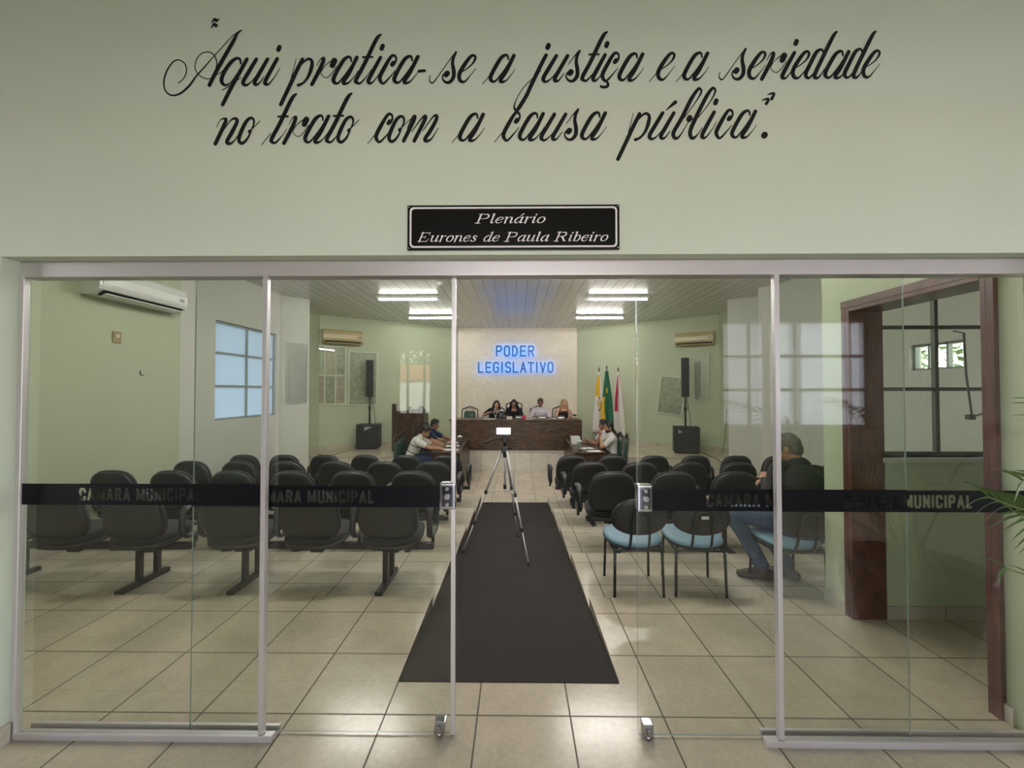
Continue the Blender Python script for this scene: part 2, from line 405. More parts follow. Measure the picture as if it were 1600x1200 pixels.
struct('trim_1', td, M_SKIRT, 'pale tile nosing along the edge of the dais', 'trim')

def wallseg(mb, p, q, z0, z1, t, holes=(), mi=0):
    """upright wall from p to q, thickness t to the right-hand side of p->q when t > 0; holes = (s0, s1, z0, z1) along it"""
    p, q = V((*p, 0)), V((*q, 0)); L = (q - p).length; d = (q - p) / L; nrm = V((d.y, -d.x, 0)) * t
    ss = sorted({0, L, *[h[0] for h in holes], *[h[1] for h in holes]})
    for a, b in zip(ss, ss[1:]):
        if b - a < 1e-5: continue
        zs = [(z0, z1)]
        for h in holes:
            if h[0] <= a + 1e-5 and h[1] >= b - 1e-5:
                zs = [seg for u, v_ in zs for seg in ((u, min(v_, h[2])), (max(u, h[3]), v_)) if seg[1] - seg[0] > 1e-5]
        for u, v_ in zs:
            A, B = p + d * a, p + d * b
            mb.prism([A + V((0, 0, u)), B + V((0, 0, u)), B + nrm + V((0, 0, u)), A + nrm + V((0, 0, u))], (0, 0, v_ - u), mi=mi)
    return mb
OX0, OX1, OZ = -2.295, 2.35, 2.178
struct('wall_front', wallseg(MB(), (-7, 1.73), (9, 1.73), -.05, 3.65, -.115, [(OX0 + 7, OX1 + 7, -.05, OZ)]), M_FRONT, 'mint green wall above the glass doors with painted lettering', 'wall')
struct('wall_left', wallseg(MB(), (-4.75, 1.845), (-4.75, 5.545), -.7, 3.6, -.15), M_GREEN, 'pale green hall wall under the white air conditioner', 'wall')
HZ = 3.6
struct('wall_left.001', wallseg(MB(), (-4.752, 5.545), (-4.752, 7.93), -.7, HZ, -.15, [(.655, 2.255, 1.105, 2.71)]), M_OFFW, 'off white hall wall around the frosted window', 'wall')
pl = MB(); pl.prism([(-4.83, 7.93, -.7), (-4.38, 8.33, -.7), (-4.95, 8.96, -.7), (-5.15, 8.6, -.7), (-5.15, 7.93, -.7)], (0, 0, 4.3))
struct('wall_left.002', pl, M_OFFW, 'off white angled pier beside the frosted window', 'pier')
struct('wall_left.003', wallseg(wallseg(MB(), (-5.03, 8.6), (-4.97, 9.95), -.7, HZ, -.15), (-4.97, 9.95), (-1.79, 12.24), -.7, HZ, -.15), M_GREEN, 'pale green angled wall with framed panels and beige air conditioner over a speaker', 'wall')
struct('wall_back', wallseg(MB(), (-1.80, 12.2), (1.86, 12.2), -.7, HZ, -.2), M_TROWEL, 'cream trowelled plaster wall behind the head table', 'wall')
struct('wall_right', wallseg(wallseg(MB(), (5.09, 8.6), (5.11, 10.05), -.7, HZ, .15), (5.11, 10.05), (1.85, 12.25), -.7, HZ, .15), M_GREEN, 'pale green angled wall behind the flags', 'wall')
pr = MB(); pr.prism([(4.94, 8.1, -.7), (4.47, 8.43, -.7), (5.0, 8.96, -.7), (5.3, 8.6, -.7), (5.3, 8.1, -.7)], (0, 0, 4.3))
pr.prism([(4.53, 7.46, -.7), (4.76, 7.22, -.7), (5.1, 7.22, -.7), (5.1, 8.12, -.7), (4.93, 8.12, -.7)], (0, 0, 4.3))
struct('wall_right.001', pr, M_OFFW, 'stepped off white pier near the seated man', 'pier')
struct('wall_right.002', wallseg(MB(), (4.752, 1.86), (4.752, 7.3), -.7, HZ, .15, [(4.27 - 1.86, 4.85 - 1.86, 1.825, 2.13)]), M_OFFW, 'off white hall wall with a small high window', 'wall')
struct('wall_right.003', wallseg(MB(), (2.35, 1.86), (2.35, 3.07), -.7, HZ, .19, [(.125, .96, -.8, 2.165)]), M_GREEN, 'pale green wall stub with the brown door frame', 'wall')
struct('wall_right.004', wallseg(MB(), (2.54, 2.82), (4.75, 2.82), -.7, HZ, -.19, [(.0, 1.02, 1.115, 2.62)]), M_GREEN, 'pale green partition with the iron window seen through the doorway', 'wall')
ce = MB(); ce.box((-5.7, 1.86, 3.52), (5.7, 12.7, 3.7))
struct('ceiling', ce, M_SLAT, 'off white slatted ceiling of the hall', 'ceiling')
ce = MB(); ce.box((-7.1, -2.75, 3.62), (9.1, 1.74, 3.75))
struct('ceiling.001', ce, M_CEILW, 'plain white ceiling of the lobby', 'ceiling')
struct('wall_lobby_left', wallseg(MB(), (-7, -2.5), (-7, 1.75), 0, 3.65, -.15, [(.9, 4.1, .3, 3.0)]), M_LOBBY, 'pale lobby wall at the far end', 'wall')  # unseen side opening added to let more daylight into the lobby
struct('wall_lobby_right', wallseg(MB(), (9, -2.5), (9, 1.75), 0, 3.65, .15, [(.4, 4.1, .3, 3.0)]), M_LOBBY, 'pale lobby wall beyond the palm', 'wall')  # opening added out of view, brightens lobby floor and door reveal
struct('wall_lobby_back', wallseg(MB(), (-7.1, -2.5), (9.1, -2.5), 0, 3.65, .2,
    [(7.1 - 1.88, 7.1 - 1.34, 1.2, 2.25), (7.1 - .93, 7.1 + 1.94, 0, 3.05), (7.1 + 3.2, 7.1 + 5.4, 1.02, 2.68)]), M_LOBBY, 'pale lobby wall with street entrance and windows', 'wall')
cb = MB(); cb.box((-7, -.32, 2.85), (9, -.12, 3.62)); struct('ceiling_added_beam', cb, M_CEILW, 'added unseen lobby beam shading the upper front wall', 'beam')  # beam added out of view to dim the top of the front wall
# skirting
def skirt(name, segs, z, label, t=.015, h=.085):
    mb = MB()
    for p, q, s in segs: wallseg(mb, p, q, z, z + h, s * t)
    struct(name, mb, M_SKIRT, label, 'baseboard')
skirt('baseboard_left', [((OX0, 1.735), (OX0, 1.79), 1), ((-7, 1.73), (OX0, 1.73), 1)], 0, 'tile skirting at the foot of the door reveal')
skirt('baseboard_right', [((2.35, 2.86), (2.35, 3.07), -1), ((2.35, 1.92), (2.35, 1.955), -1), ((2.56, 2.82), (4.75, 2.82), 1)], 0, 'tile skirting beside the brown door frame')
skirt('baseboard_back', [((-4.97, 9.95), (-1.79, 12.24), 1), ((-5.03, 8.6), (-4.97, 9.95), 1), ((5.11, 10.05), (1.85, 12.25), -1), ((5.09, 8.6), (5.11, 10.05), -1)], .09, 'tile skirting along the dais walls')
sk = MB()
for r in range(1, 4): wallseg(sk, (-4.75, TIERY[r - 1]), (-4.75, min(TIERY[r], 5.54)), tierz(r), tierz(r) + .085, .015)
struct('baseboard_left.001', sk, M_SKIRT, 'tile skirting stepping down the hall wall', 'baseboard')

# ---- windows
def grid_window(name, label, p, q, z0, z1, t, vs, hs, mfr, mgl, bar=.035, dep=.05):
    """window filling the hole p..q (plan points); vs, hs = bar positions along it and in height"""
    P, Q = V((*p, 0)), V((*q, 0)); L = (Q - P).length; d = (Q - P) / L; nrm = V((d.y, -d.x, 0))
    root = tag(bpy.data.objects.new(name, None), label, 'window', kind='structure'); COL.objects.link(root)
    def bx(mb, s0, s1, a, b, o0, o1):
        A, B = P + d * s0, P + d * s1
        mb.prism([A + nrm * o0 + V((0, 0, a)), B + nrm * o0 + V((0, 0, a)), B + nrm * o1 + V((0, 0, a)), A + nrm * o1 + V((0, 0, a))], (0, 0, b - a))
    f = MB()
    bx(f, 0, L, z0, z0 + bar, t, t + dep); bx(f, 0, L, z1 - bar, z1, t, t + dep); bx(f, 0, bar, z0, z1, t, t + dep); bx(f, L - bar, L, z0, z1, t, t + dep)
    for v_ in vs: bx(f, v_ - bar / 2, v_ + bar / 2, z0, z1, t, t + dep)
    for h in hs: bx(f, 0, L, h - bar / 2, h + bar / 2, t + .003, t + dep - .003)
    f.build('window_frame', mfr, root)
    g = MB(); bx(g, bar * .5, L - bar * .5, z0 + bar * .5, z1 - bar * .5, t + dep * .4, t + dep * .55); g.build('pane', mgl, root)
    return root
M_WFR = mat('grey window frame', (.34, .37, .37), .5, var=.04)
grid_window('window_3', 'frosted grid window in the off white hall wall', (-4.752, 6.2), (-4.752, 7.8), 1.105, 2.71, -.09, [.8], [1.66, 2.2], M_WFR, M_FROST2)
rt = grid_window('window_4', 'dark iron window seen through the brown doorway', (2.54, 2.82), (3.56, 2.82), 1.115, 2.62, -.12, [.51], [1.594, 2.045], M_SASH, M_GLASS, bar=.026, dep=.03)
ar = MB(); ar.tube([(3.05, 2.80, 2.0), (3.09, 2.77, 1.98), (3.10, 2.77, 1.7), (3.11, 2.75, 1.42)], .006, 8); ar.tube([(3.10, 2.75, 1.40), (3.16, 2.72, 1.43), (3.22, 2.70, 1.52), (3.26, 2.70, 1.53), (3.25, 2.70, 1.48), (3.16, 2.72, 1.41)], .007, 8)
ar.box((3.08, 2.735, 1.385), (3.12, 2.765, 1.42)); ar.build('opening_lever', M_SASH, rt)
sl = MB(); sl.box((2.545, 2.79, 1.085), (3.56, 2.9, 1.115)); sl.build('window_sill', M_OFFW, rt)
grid_window('window_5', 'small high window with green foliage behind', (4.752, 4.27), (4.752, 4.85), 1.825, 2.13, .05, [.2, .4], [], M_WFR, M_GLASS, bar=.025)
grid_window('window_6', 'large frosted lobby window', (3.2, -2.5), (5.4, -2.5), 1.02, 2.68, .05, [.44, 1.09, 1.17, 1.94], [1.60, 2.12], M_WFR, M_FROST, bar=.04)
grid_window('window_7', 'tall lobby window looking on the yard', (-1.88, -2.5), (-1.34, -2.5), 1.2, 2.25, .05, [.16, .42], [], M_WFR, M_GLASS, bar=.03)
# brown door frame
dr = tag(bpy.data.objects.new('door_3', None), 'red brown wooden door frame in the pale green wall', 'door frame', kind='structure'); COL.objects.link(dr)
b = MB(); b.box((2.325, 2.795, 0), (2.56, 2.825, 2.17), bev=.004); b.box((2.325, 2.825, 0), (2.349, 2.862, 2.20)); b.build('jamb', M_DOORW, dr)
b = MB(); b.box((2.325, 1.985, 0), (2.56, 2.012, 2.17), bev=.004); b.box((2.325, 1.955, 0), (2.349, 1.985, 2.20)); b.build('jamb', M_DOORW, dr)
b = MB(); b.box((2.325, 2.012, 2.135), (2.56, 2.795, 2.17), bev=.004); b.box((2.322, 1.955, 2.165), (2.349, 2.862, 2.215)); b.build('header', M_DOORW, dr)

# ---- glass front
GY, LY = 1.81, 1.85
CAPS = {'C': [[(.46, .74), (.46, .86), (.36, 1), (.10, 1), (0, .86), (0, .14), (.10, 0), (.36, 0), (.46, .14), (.46, .28)]], 'A': [[(0, 0), (.25, 1), (.50, 0)], [(.09, .27), (.41, .27)]],
 'M': [[(0, 0), (0, 1), (.32, .12), (.64, 1), (.64, 0)]], 'R': [[(0, 0), (0, 1), (.34, 1), (.44, .88), (.44, .62), (.34, .5), (0, .5)], [(.26, .5), (.46, 0)]],
 'U': [[(0, 1), (0, .14), (.1, 0), (.36, 0), (.46, .14), (.46, 1)]], 'N': [[(0, 0), (0, 1), (.46, 0), (.46, 1)]], 'I': [[(0, 0), (0, 1)]],
 'P': [[(0, 0), (0, 1), (.34, 1), (.45, .88), (.45, .58), (.34, .45), (0, .45)]], 'L': [[(0, 1), (0, 0), (.38, 0)]], ' ': []}
CAPW = {'C': .46, 'A': .5, 'M': .64, 'R': .46, 'U': .46, 'N': .46, 'I': 0, 'P': .45, 'L': .38, ' ': .06}
def film(name, parent, x0, x1, z0, z1, y, tx):
    """adhesive band with the letters cut out of it, built in thin strips"""
    h = z1 - z0; H = h * .50; th = .25 * H; zb = z0 + (h - H - th) / 2 + th / 2 - .001; txt = 'CAMARA MUNICIPAL'; kx = .92 * H
    wd = sum(CAPW[c] for c in txt) * kx + (len(txt) - 1) * .37 * H; cur = tx - wd / 2; segs = []
    for c in txt:
        for L in CAPS[c]: segs += [((cur + p[0] * kx, zb + p[1] * H), (cur + q[0] * kx, zb + q[1] * H)) for p, q in zip(L, L[1:])]
        cur += CAPW[c] * kx + .37 * H
    g = MB(); n = 64; dz = h / n
    def quad(a, b, u, v_):
        if b - a > 1e-5: g.poly([(a, y, u), (b, y, u), (b, y, v_), (a, y, v_)])
    for i in range(n):
        u = z0 + i * dz; zc = u + dz / 2; iv = []
        for (ax, az), (bx, bz) in segs:
            r = th / 2; lo = hi = None
            if min(az, bz) - r > zc or max(az, bz) + r < zc: continue
            L = math.hypot(bx - ax, bz - az); ux, uz = (bx - ax) / L, (bz - az) / L
            xs_ = []                                    # where this height crosses the stroke (a rectangle with square ends)
            P = [(ax - ux * r * .55 - uz * r, az - uz * r * .55 + ux * r), (bx + ux * r * .55 - uz * r, bz + uz * r * .55 + ux * r), (bx + ux * r * .55 + uz * r, bz + uz * r * .55 - ux * r), (ax - ux * r * .55 + uz * r, az - uz * r * .55 - ux * r)]
            for (px, pz), (qx, qz) in zip(P, P[1:] + P[:1]):
                if (pz <= zc) != (qz <= zc): xs_.append(px + (qx - px) * (zc - pz) / (qz - pz))
            if len(xs_) >= 2: iv.append((min(xs_), max(xs_)))
        c_ = x0
        for a, b in sorted(iv):
            if a > x1 or b < x0: continue
            if a > c_: quad(c_, min(a, x1), u, u + dz)
            c_ = max(c_, b)
        if c_ < x1: quad(c_, x1, u, u + dz)
    f = g.build(name, M_FILM, parent); f['label'] = 'black band with cut out capitals'
    return f
def pane(parent, x0, x1, z0, z1, y):
    g = MB(); g.box((x0, y - .004, z0), (x1, y + .004, z1))
    g.b.normal_update()
    for f in g.b.faces: f.material_index = 0 if abs(f.normal.y) > .5 else 1
    return g.build('glass_pane', [M_GLASS, M_GLASSE], parent)
def stile(parent, x0, x1, z0, z1, y0, y1, name='stile'):
    g = MB(); g.box((x0, y0, z0), (x1, y1, z1), bev=.003); return g.build(name, M_ALU, parent)
BZ0, BZ1 = 1.05, 1.148
wr = tag(bpy.data.objects.new('window_1', None), 'fixed glass panel beside the white air conditioner, with a black lettered band', 'glass panel', kind='structure'); COL.objects.link(wr)
xs0 = at(413, 800, Y=GY).x; pane(wr, OX0 + .02, xs0, .03, 2.13, GY); stile(wr, xs0 - .011, xs0 + .011, .035, 2.11, GY - .014, GY + .014); stile(wr, OX0, OX0 + .022, .0, 2.11, GY - .013, GY + .013, 'wall_profile')
film('film_band', wr, OX0 + .024, xs0 - .012, at(40, 788, Y=GY).z, at(40, 755, Y=GY).z, GY - .0056, at(221, 775, Y=GY).x)
wr = tag(bpy.data.objects.new('window_2', None), 'fixed glass panel in front of the brown door frame, with a black lettered band', 'glass panel', kind='structure'); COL.objects.link(wr)
xs1 = at(1215, 800, Y=GY).x; pane(wr, xs1, 2.345, .03, 2.13, GY); stile(wr, xs1 - .011, xs1 + .011, .035, 2.11, GY - .014, GY + .014)
film('film_band', wr, xs1 + .012, 2.34, at(1500, 800, Y=GY).z, at(1500, 766, Y=GY).z, GY - .0056, at(1417, 782, Y=GY).x)
def chrome_lock(parent, x0, x1, z0, z1, y, knob):
    g = MB(); g.box((x0, y - .024, z0), (x1, y + .024, z1), bev=.008); o = g.build('lock', M_CHROME, parent)
    g = MB(); g.box((x0 + .010, y - .03, z0 + .014), (x1 - .010, y - .02, z1 - .014), bev=.006); g.build('cover', M_DCHROME, o); xc, zc = (x0 + x1) / 2, (z0 + z1) / 2
    for dz, r in ((.036, .008), (0, .013), (-.036, .008)):
        k = MB(); k.tube([(xc, y - .028, zc + dz), (xc, y - .037, zc + dz)], r, 14); k.build('screw' if dz else 'thumb_turn', M_CHROME, o)
def floor_lock(parent, x, y, z0, rz):
    g = MB(); g.box((x - .024, y - .022, z0), (x + .024, y + .022, z0 + .065), rot=(0, rz, 0), bev=.006)
    o = g.build('floor_lock', M_CHROME, parent)
    k = MB(); k.box((x - .008, y - .032, z0 + .018), (x + .008, y - .02, z0 + .046), bev=.003); k.tube([(x, y - .02, z0 + .012), (x, y - .02, z0 - .004)], .007, 10); k.build('bolt', M_CHROME, o)
d1 = tag(bpy.data.objects.new('door_1', None), 'sliding glass door with an upright aluminium edge and chrome lock', 'glass door', kind='structure'); COL.objects.link(d1)
lx0, lx1 = at(302, 800, Y=LY).x, at(712, 800, Y=LY).x
pane(d1, lx0, lx1 - .01, .010, 2.125, LY); stile(d1, lx1 - .02, lx1, .008, 2.11, LY - .012, LY + .012)
film('film_band', d1, lx0, lx1 - .075, at(560, 792, Y=LY).z, at(560, 758.5, Y=LY).z, LY - .0056, at(488, 776, Y=LY).x)
chrome_lock(d1, lx1 - .07, lx1 + .001, at(700, 794, Y=LY).z, at(700, 753, Y=LY).z, LY, 1); floor_lock(d1, at(688, 1135, Y=LY).x, LY, .012, .12)
d2 = tag(bpy.data.objects.new('door_2', None), 'sliding glass door with a bare glass edge, nearest the blue chairs', 'glass door', kind='structure'); COL.objects.link(d2)
rx0, rx1 = at(995, 800, Y=LY).x, at(1416, 800, Y=LY).x
pane(d2, rx0, rx1, .010, 2.125, LY)
film('film_band', d2, rx0 + .07, rx1, at(1100, 798, Y=LY).z, at(1100, 764, Y=LY).z, LY - .0056, at(1203, 781, Y=LY).x)
chrome_lock(d2, rx0 - .001, rx0 + .065, at(1005, 798, Y=LY).z, at(1005, 756, Y=LY).z, LY, 0); floor_lock(d2, at(1011, 1138, Y=LY).x, LY, .006, 0)
t = MB(); t.box((OX0, 1.797, 2.107), (OX1, 1.866, 2.177), bev=.004)
struct('trim_2', t, M_ALU, 'aluminium head rail over the glass doors', 'rail')
for nm, a, b_, lb in (('trim_3', OX0 - .0, at(433, 1148, Z=0).x, 'aluminium floor track under the glass beside the air conditioner'), ('trim_4', at(1192, 1160, Z=0).x, OX1, 'aluminium floor track under the glass beside the brown door frame')):
    t = MB(); t.box((a, 1.795, 0), (b_, 1.828, .030), bev=.004); t.box((a + .015, 1.836, 0), (b_ - .004, 1.875, .006), bev=.002); t.box((a + .015, 1.864, 0), (b_ - .004, 1.88, .022), bev=.002)
    struct(nm, t, M_ALU, lb, 'track')

# ================================================================== LETTERING ON THE FRONT WALL
# glyphs drawn with a pen: (scale, anchor x, baseline, strokes of (x, y, width in px))
T, TH = 6.3, 1.3
GL = {}
GL['A'] = (8, 620, 915, [[(232, 880, 1.6), (300, 815, 1.7), (330, 730, 1.7), (310, 640, 1.7), (235, 592, 1.9), (160, 620, 2.1), (90, 720, 2.4), (48, 850, 2.4), (60, 960, 2.2), (110, 1020, 2.4), (180, 1035, 2.8), (270, 1000, 3.2), (360, 920, 3.4), (420, 840, 3), (470, 775, 2.4), (680, 540, 1.5), (900, 300, 1.3), (1000, 226, 1.3)],
    [(1024, 218, 1.3), (965, 262, 4), (920, 350, 5.6), (800, 560, T), (700, 740, T), (618, 905, T)],
    [(635, 825, 1.3), (570, 825, 1.5), (500, 790, 1.5), (450, 730, 1.4), (437, 660, 1.4), (465, 570, 1.4), (520, 510, 1.4), (600, 492, 1.6), (660, 515, 1.8), (695, 570, 2), (712, 640, 2), (700, 690, 2)]])
GL['q'] = (8, 800, 915, [[(1010, 640, 3), (1000, 590, 4), (960, 574, 4.5), (890, 620, 6), (810, 730, T), (768, 840, T), (790, 898, 5), (830, 908, 3.5), (890, 870, 2), (960, 770, 1.6)], [(1085, 585, 6), (1000, 740, T), (900, 920, T), (783, 1150, 6)],
    [(775, 972, 1.3), (850, 930, 1.6), (935, 870, 1.3), (1010, 815, 1.2)], [(715, 780, 1.2), (770, 740, 1.3), (830, 680, 1.5)]])
GL['u'] = (8, 1050, 905, [[(1205, 578, 5.6), (1120, 720, T), (1045, 850, T), (1050, 893, 5.4), (1090, 900, 3.5), (1160, 840, 1.5), (1250, 720, 1.3)], [(1345, 578, 5.6), (1240, 760, T), (1185, 860, T), (1200, 895, 5.2), (1240, 880, 2.5), (1300, 800, 1.3)]])
GL['i'] = (8, 1325, 905, [[(1465, 575, 5.6), (1380, 730, T), (1315, 860, T), (1330, 895, 5.2), (1370, 880, 2.5), (1440, 790, 1.3), (1495, 695, 1)], [(1493, 430, 7), (1480, 464, 7)]])
GL['ı'] = (8, 1325, 905, GL['i'][3][:1])
GL['p'] = (6.667, 150, 610, [[(218, 335, 1), (195, 430, 1.2), (165, 545, 1.5)], [(283, 345, 6), (215, 480, T), (150, 620, T), (58, 815, 6)], [(215, 470, 1.5), (290, 380, 2.5), (345, 340, 4.2), (382, 365, 5), (375, 440, 6), (340, 530, 4.5), (290, 590, 3.6), (240, 613, 5)]])
GL['r'] = (6.667, 380, 610, [[(435, 410, 1), (465, 355, 1.5), (490, 335, 3), (505, 345, 5.5), (470, 440, T), (382, 608, 6)], [(478, 470, 1.1), (485, 510, 1.1), (530, 538, 1.3), (580, 505, 1.4), (640, 420, 1.2)], [(478, 472, 1.1), (520, 412, 1.2), (580, 365, 1.6)], [(616, 362, 9.5), (594, 412, 8)]])
GL['a'] = (6.667, 630, 610, [[(792, 372, 2.5), (785, 335, 3.5), (760, 325, 4.5), (710, 362, 6), (640, 480, T), (606, 560, T), (625, 598, 5), (665, 588, 3), (740, 490, 1.5), (800, 400, 1.5)], [(850, 330, 5.8), (770, 490, T), (712, 580, T), (725, 604, 5), (770, 588, 2.5), (830, 520, 1.2), (862, 470, 1)]])
GL['t'] = (6.667, 855, 610, [[(1100, 95, 3), (1070, 120, 5.4), (1030, 190, T), (930, 400, T), (845, 560, T), (850, 595, 5), (890, 598, 3.5), (960, 520, 1.3), (1000, 460, 1.1)], [(915, 331, 3.4), (965, 326, 3), (1012, 329, 3.4)]])
GL['c'] = (6.667, 1115, 610, [[(1228, 405, 6.6), (1245, 390, 5), (1262, 360, 3), (1250, 322, 4), (1210, 326, 4.8), (1140, 440, T), (1092, 540, T), (1105, 594, 5), (1140, 600, 3.5), (1230, 500, 1.5), (1250, 470, 1.2)], [(1232, 392, 6.5), (1219, 412, 6.5)]])
GL['ç'] = (6.667, 1115, 610, GL['c'][3] + [[(1117, 607, 2), (1146, 630, 4), (1142, 663, 4.5), (1104, 672, 4.5), (1075, 664, 4)]])
GL['-'] = (6.667, 1495, 610, [[(1498, 484, 4.8), (1557, 478, 4.8)]])
_body = [[(420, 327, 3.8), (388, 400, 4.6), (378, 470, 5.4), (393, 560, T), (388, 640, 6), (340, 700, 5), (285, 697, 3.8), (252, 650, 2.5), (264, 600, 2.2)], [(312, 588, 8.5), (298, 606, 8.5)]]
GL['S'] = (8, 305, 710, [[(100, 620, 1.3), (88, 670, 1.6), (115, 708, 2.6), (150, 690, 2), (250, 550, 1.5), (350, 410, 1.5), (420, 328, 3)]] + _body)
GL['s'] = (8, 305, 710, [[(275, 500, 1.2), (335, 420, 1.5), (400, 345, 3)]] + _body)
GL['e'] = (8, 490, 710, [[(440, 600, 1.3), (540, 545, 1.8), (620, 480, 2.5), (662, 410, 4), (652, 370, 4), (605, 382, 5), (530, 480, T), (468, 590, T), (466, 665, 6), (500, 698, 5), (540, 688, 3), (600, 620, 1.5), (670, 530, 1)]])
GL['j'] = (8, 95, 690, [[(265, 355, 5.8), (190, 500, T), (80, 730, T), (20, 860, T), (-75, 1015, 6.2), (-105, 1045, 4.8), (-133, 1005, 3), (-110, 920, 1.5), (-40, 790, 1.3), (60, 680, 1.3), (200, 550, 1.2)], [(296, 230, 7.5), (284, 260, 7.5)]])
GL['d'] = (8, 490, 655, [[(692, 322, 3), (680, 296, 3.6), (650, 292, 4.5), (600, 335, 6), (520, 490, T), (474, 590, T), (490, 640, 5), (530, 635, 3), (620, 530, 1.5), (690, 410, 1.3)], [(860, 68, 3.4), (835, 95, 5), (800, 155, 6), (700, 360, T), (590, 595, T), (605, 646, 5), (650, 620, 2.5), (710, 530, 1.2)]])
GL['n'] = (4.324, 35, 365, [[(35, 250, 1), (60, 205, 1.3), (85, 193, 3), (100, 200, 5), (85, 242, T), (28, 362, 6)], [(80, 275, 1.3), (130, 207, 2.2), (160, 192, 4.5), (175, 212, 5.6), (140, 285, T), (107, 345, 6), (120, 361, 5), (150, 348, 2.5), (185, 300, 1.2)]])
GL['o'] = (4.324, 205, 365, [[(262, 278, 5.2), (258, 284, 5.2)], [(268, 275, 2), (285, 240, 2.6), (288, 208, 3.6), (270, 190, 4.4), (236, 215, 5.6), (195, 300, T), (188, 345, 5.5), (210, 361, 5), (245, 328, 3.4), (268, 280, 2.5)], [(272, 268, 1.3), (300, 240, 1.2), (330, 210, 1)]])
GL['m'] = (4.324, 1298, 360, [[(1325, 270, 1.3), (1350, 210, 2.3), (1373, 184, 4.6), (1368, 215, 6), (1300, 352, 6)], [(1355, 290, 1.3), (1418, 205, 2.4), (1446, 184, 4.6), (1440, 215, 6), (1372, 352, 6)], [(1430, 285, 1.3), (1490, 200, 2.4), (1518, 180, 4.6), (1522, 205, 5.6), (1480, 285, T), (1445, 338, 6), (1456, 354, 5), (1490, 335, 2.5), (1535, 265, 1)]])
GL['´'] = (5.714, 575, 495, [[(575, 240, 1.2), (622, 198, 4), (658, 167, 6)]])
GL['b'] = (5.714, 660, 495, [[(740, 305, 1.3), (830, 180, 1.6), (888, 85, 3), (882, 50, 4), (858, 55, 4.8), (800, 140, 6), (720, 300, T), (646, 430, T), (645, 475, 6), (667, 490, 5), (700, 466, 2.5), (760, 370, 1.3), (778, 330, 2)], [(788, 305, 8.4), (780, 322, 8.4)], [(788, 312, 3), (830, 325, 3)]])
GL['l'] = (5.714, 815, 495, [[(865, 305, 1.3), (960, 180, 1.6), (1013, 82, 3), (1006, 47, 4), (982, 52, 4.8), (930, 130, 6), (850, 290, T), (794, 420, T), (797, 478, 6), (820, 490, 5), (860, 455, 2), (900, 395, 1.2)]])
GL['.'] = (5.714, 1455, 495, [[(1452, 475, 9.6), (1458, 467, 9.6)]])
GL['“'] = (8, 690, 915, [[(645, 130, 1.3), (680, 85, 4), (705, 100, 5), (738, 82, 1.3)], [(640, 197, 1.3), (675, 145, 4), (700, 165, 5), (722, 150, 1.3)]])
GL['”'] = (5.714, 1490, 495, [[(1430, 160, 1.2), (1478, 148, 4), (1490, 158, 4), (1470, 190, 4.8)], [(1480, 110, 1.2), (1528, 98, 4), (1540, 108, 4), (1518, 148, 4.8)]])
GL['~'] = (8, 580, 665, [[(455, 682, 1.2), (515, 610, 1.3), (570, 540, 1.5)]])
def base1(x): return 134.2 - .0117 * (x - 310)
def base2(x): return 224.6 - .0115 * (x - 390)
WORDS = [(base1, [('“', 336.2), ('A', 327.5), ('q', 350), ('u', 381), ('i', 415.6)]),
    (base1, [('p', 452.5), ('r', 487), ('a', 524.5), ('t', 558.2), ('i', 577), ('c', 597), ('a', 619.7), ('-', 654)]), (base1, [('S', 698), ('e', 721)]),
    (base1, [('~', 770), ('a', 770)]), (base1, [('j', 831.9), ('u', 850), ('s', 891.3), ('t', 911.9), ('i', 928), ('ç', 945), ('a', 971.2)]),
    (base1, [('~', 1030), ('e', 1031.9)]), (base1, [('~', 1072.5), ('a', 1072.5)]), (base1, [('S', 1150.6), ('e', 1174), ('r', 1190), ('i', 1223.8), ('e', 1242.5), ('d', 1261), ('a', 1293), ('d', 1321.9), ('e', 1352.5)]),
    (base2, [('n', 338), ('o', 377.4)]), (base2, [('~', 424), ('t', 426), ('r', 443.3), ('a', 480.3), ('t', 512.7), ('o', 532.4)]), (base2, [('~', 590), ('c', 591.3), ('o', 612), ('m', 630.2)]),
    (base2, [('~', 722), ('a', 722)]), (base2, [('~', 788), ('c', 790.3), ('a', 815.6), ('u', 847), ('s', 889), ('a', 912.8)]),
    (base2, [('p', 979.4), ('u', 1016), ('´', 1040.6), ('b', 1055.5), ('l', 1082.6), ('i', 1098.4), ('c', 1122.9), ('a', 1147.4), ('.', 1194.6), ('”', 1200.8)])]
mot = thing('painted_lettering', 'two lines of black script lettering on the wall above the doors', 'lettering', tuple(at(815, 140, Y=1.73)))
for bf, gl in WORDS:
    mb = MB()
    for ch, ax in gl:
        s, x0, yb, strokes = GL[ch]
        for j, P in enumerate(strokes):
            P = [(ax + (x - x0) / s, bf(ax) + (y - yb) / s, w_) for x, y, w_ in P]
            stroke(mb, P, lambda x, y: at(x, y, Y=1.7288 - .0002 * j) - mot.location)
    for f in mb.b.faces: f.normal_update()
    o = mb.build('word', M_LETTER, mot)
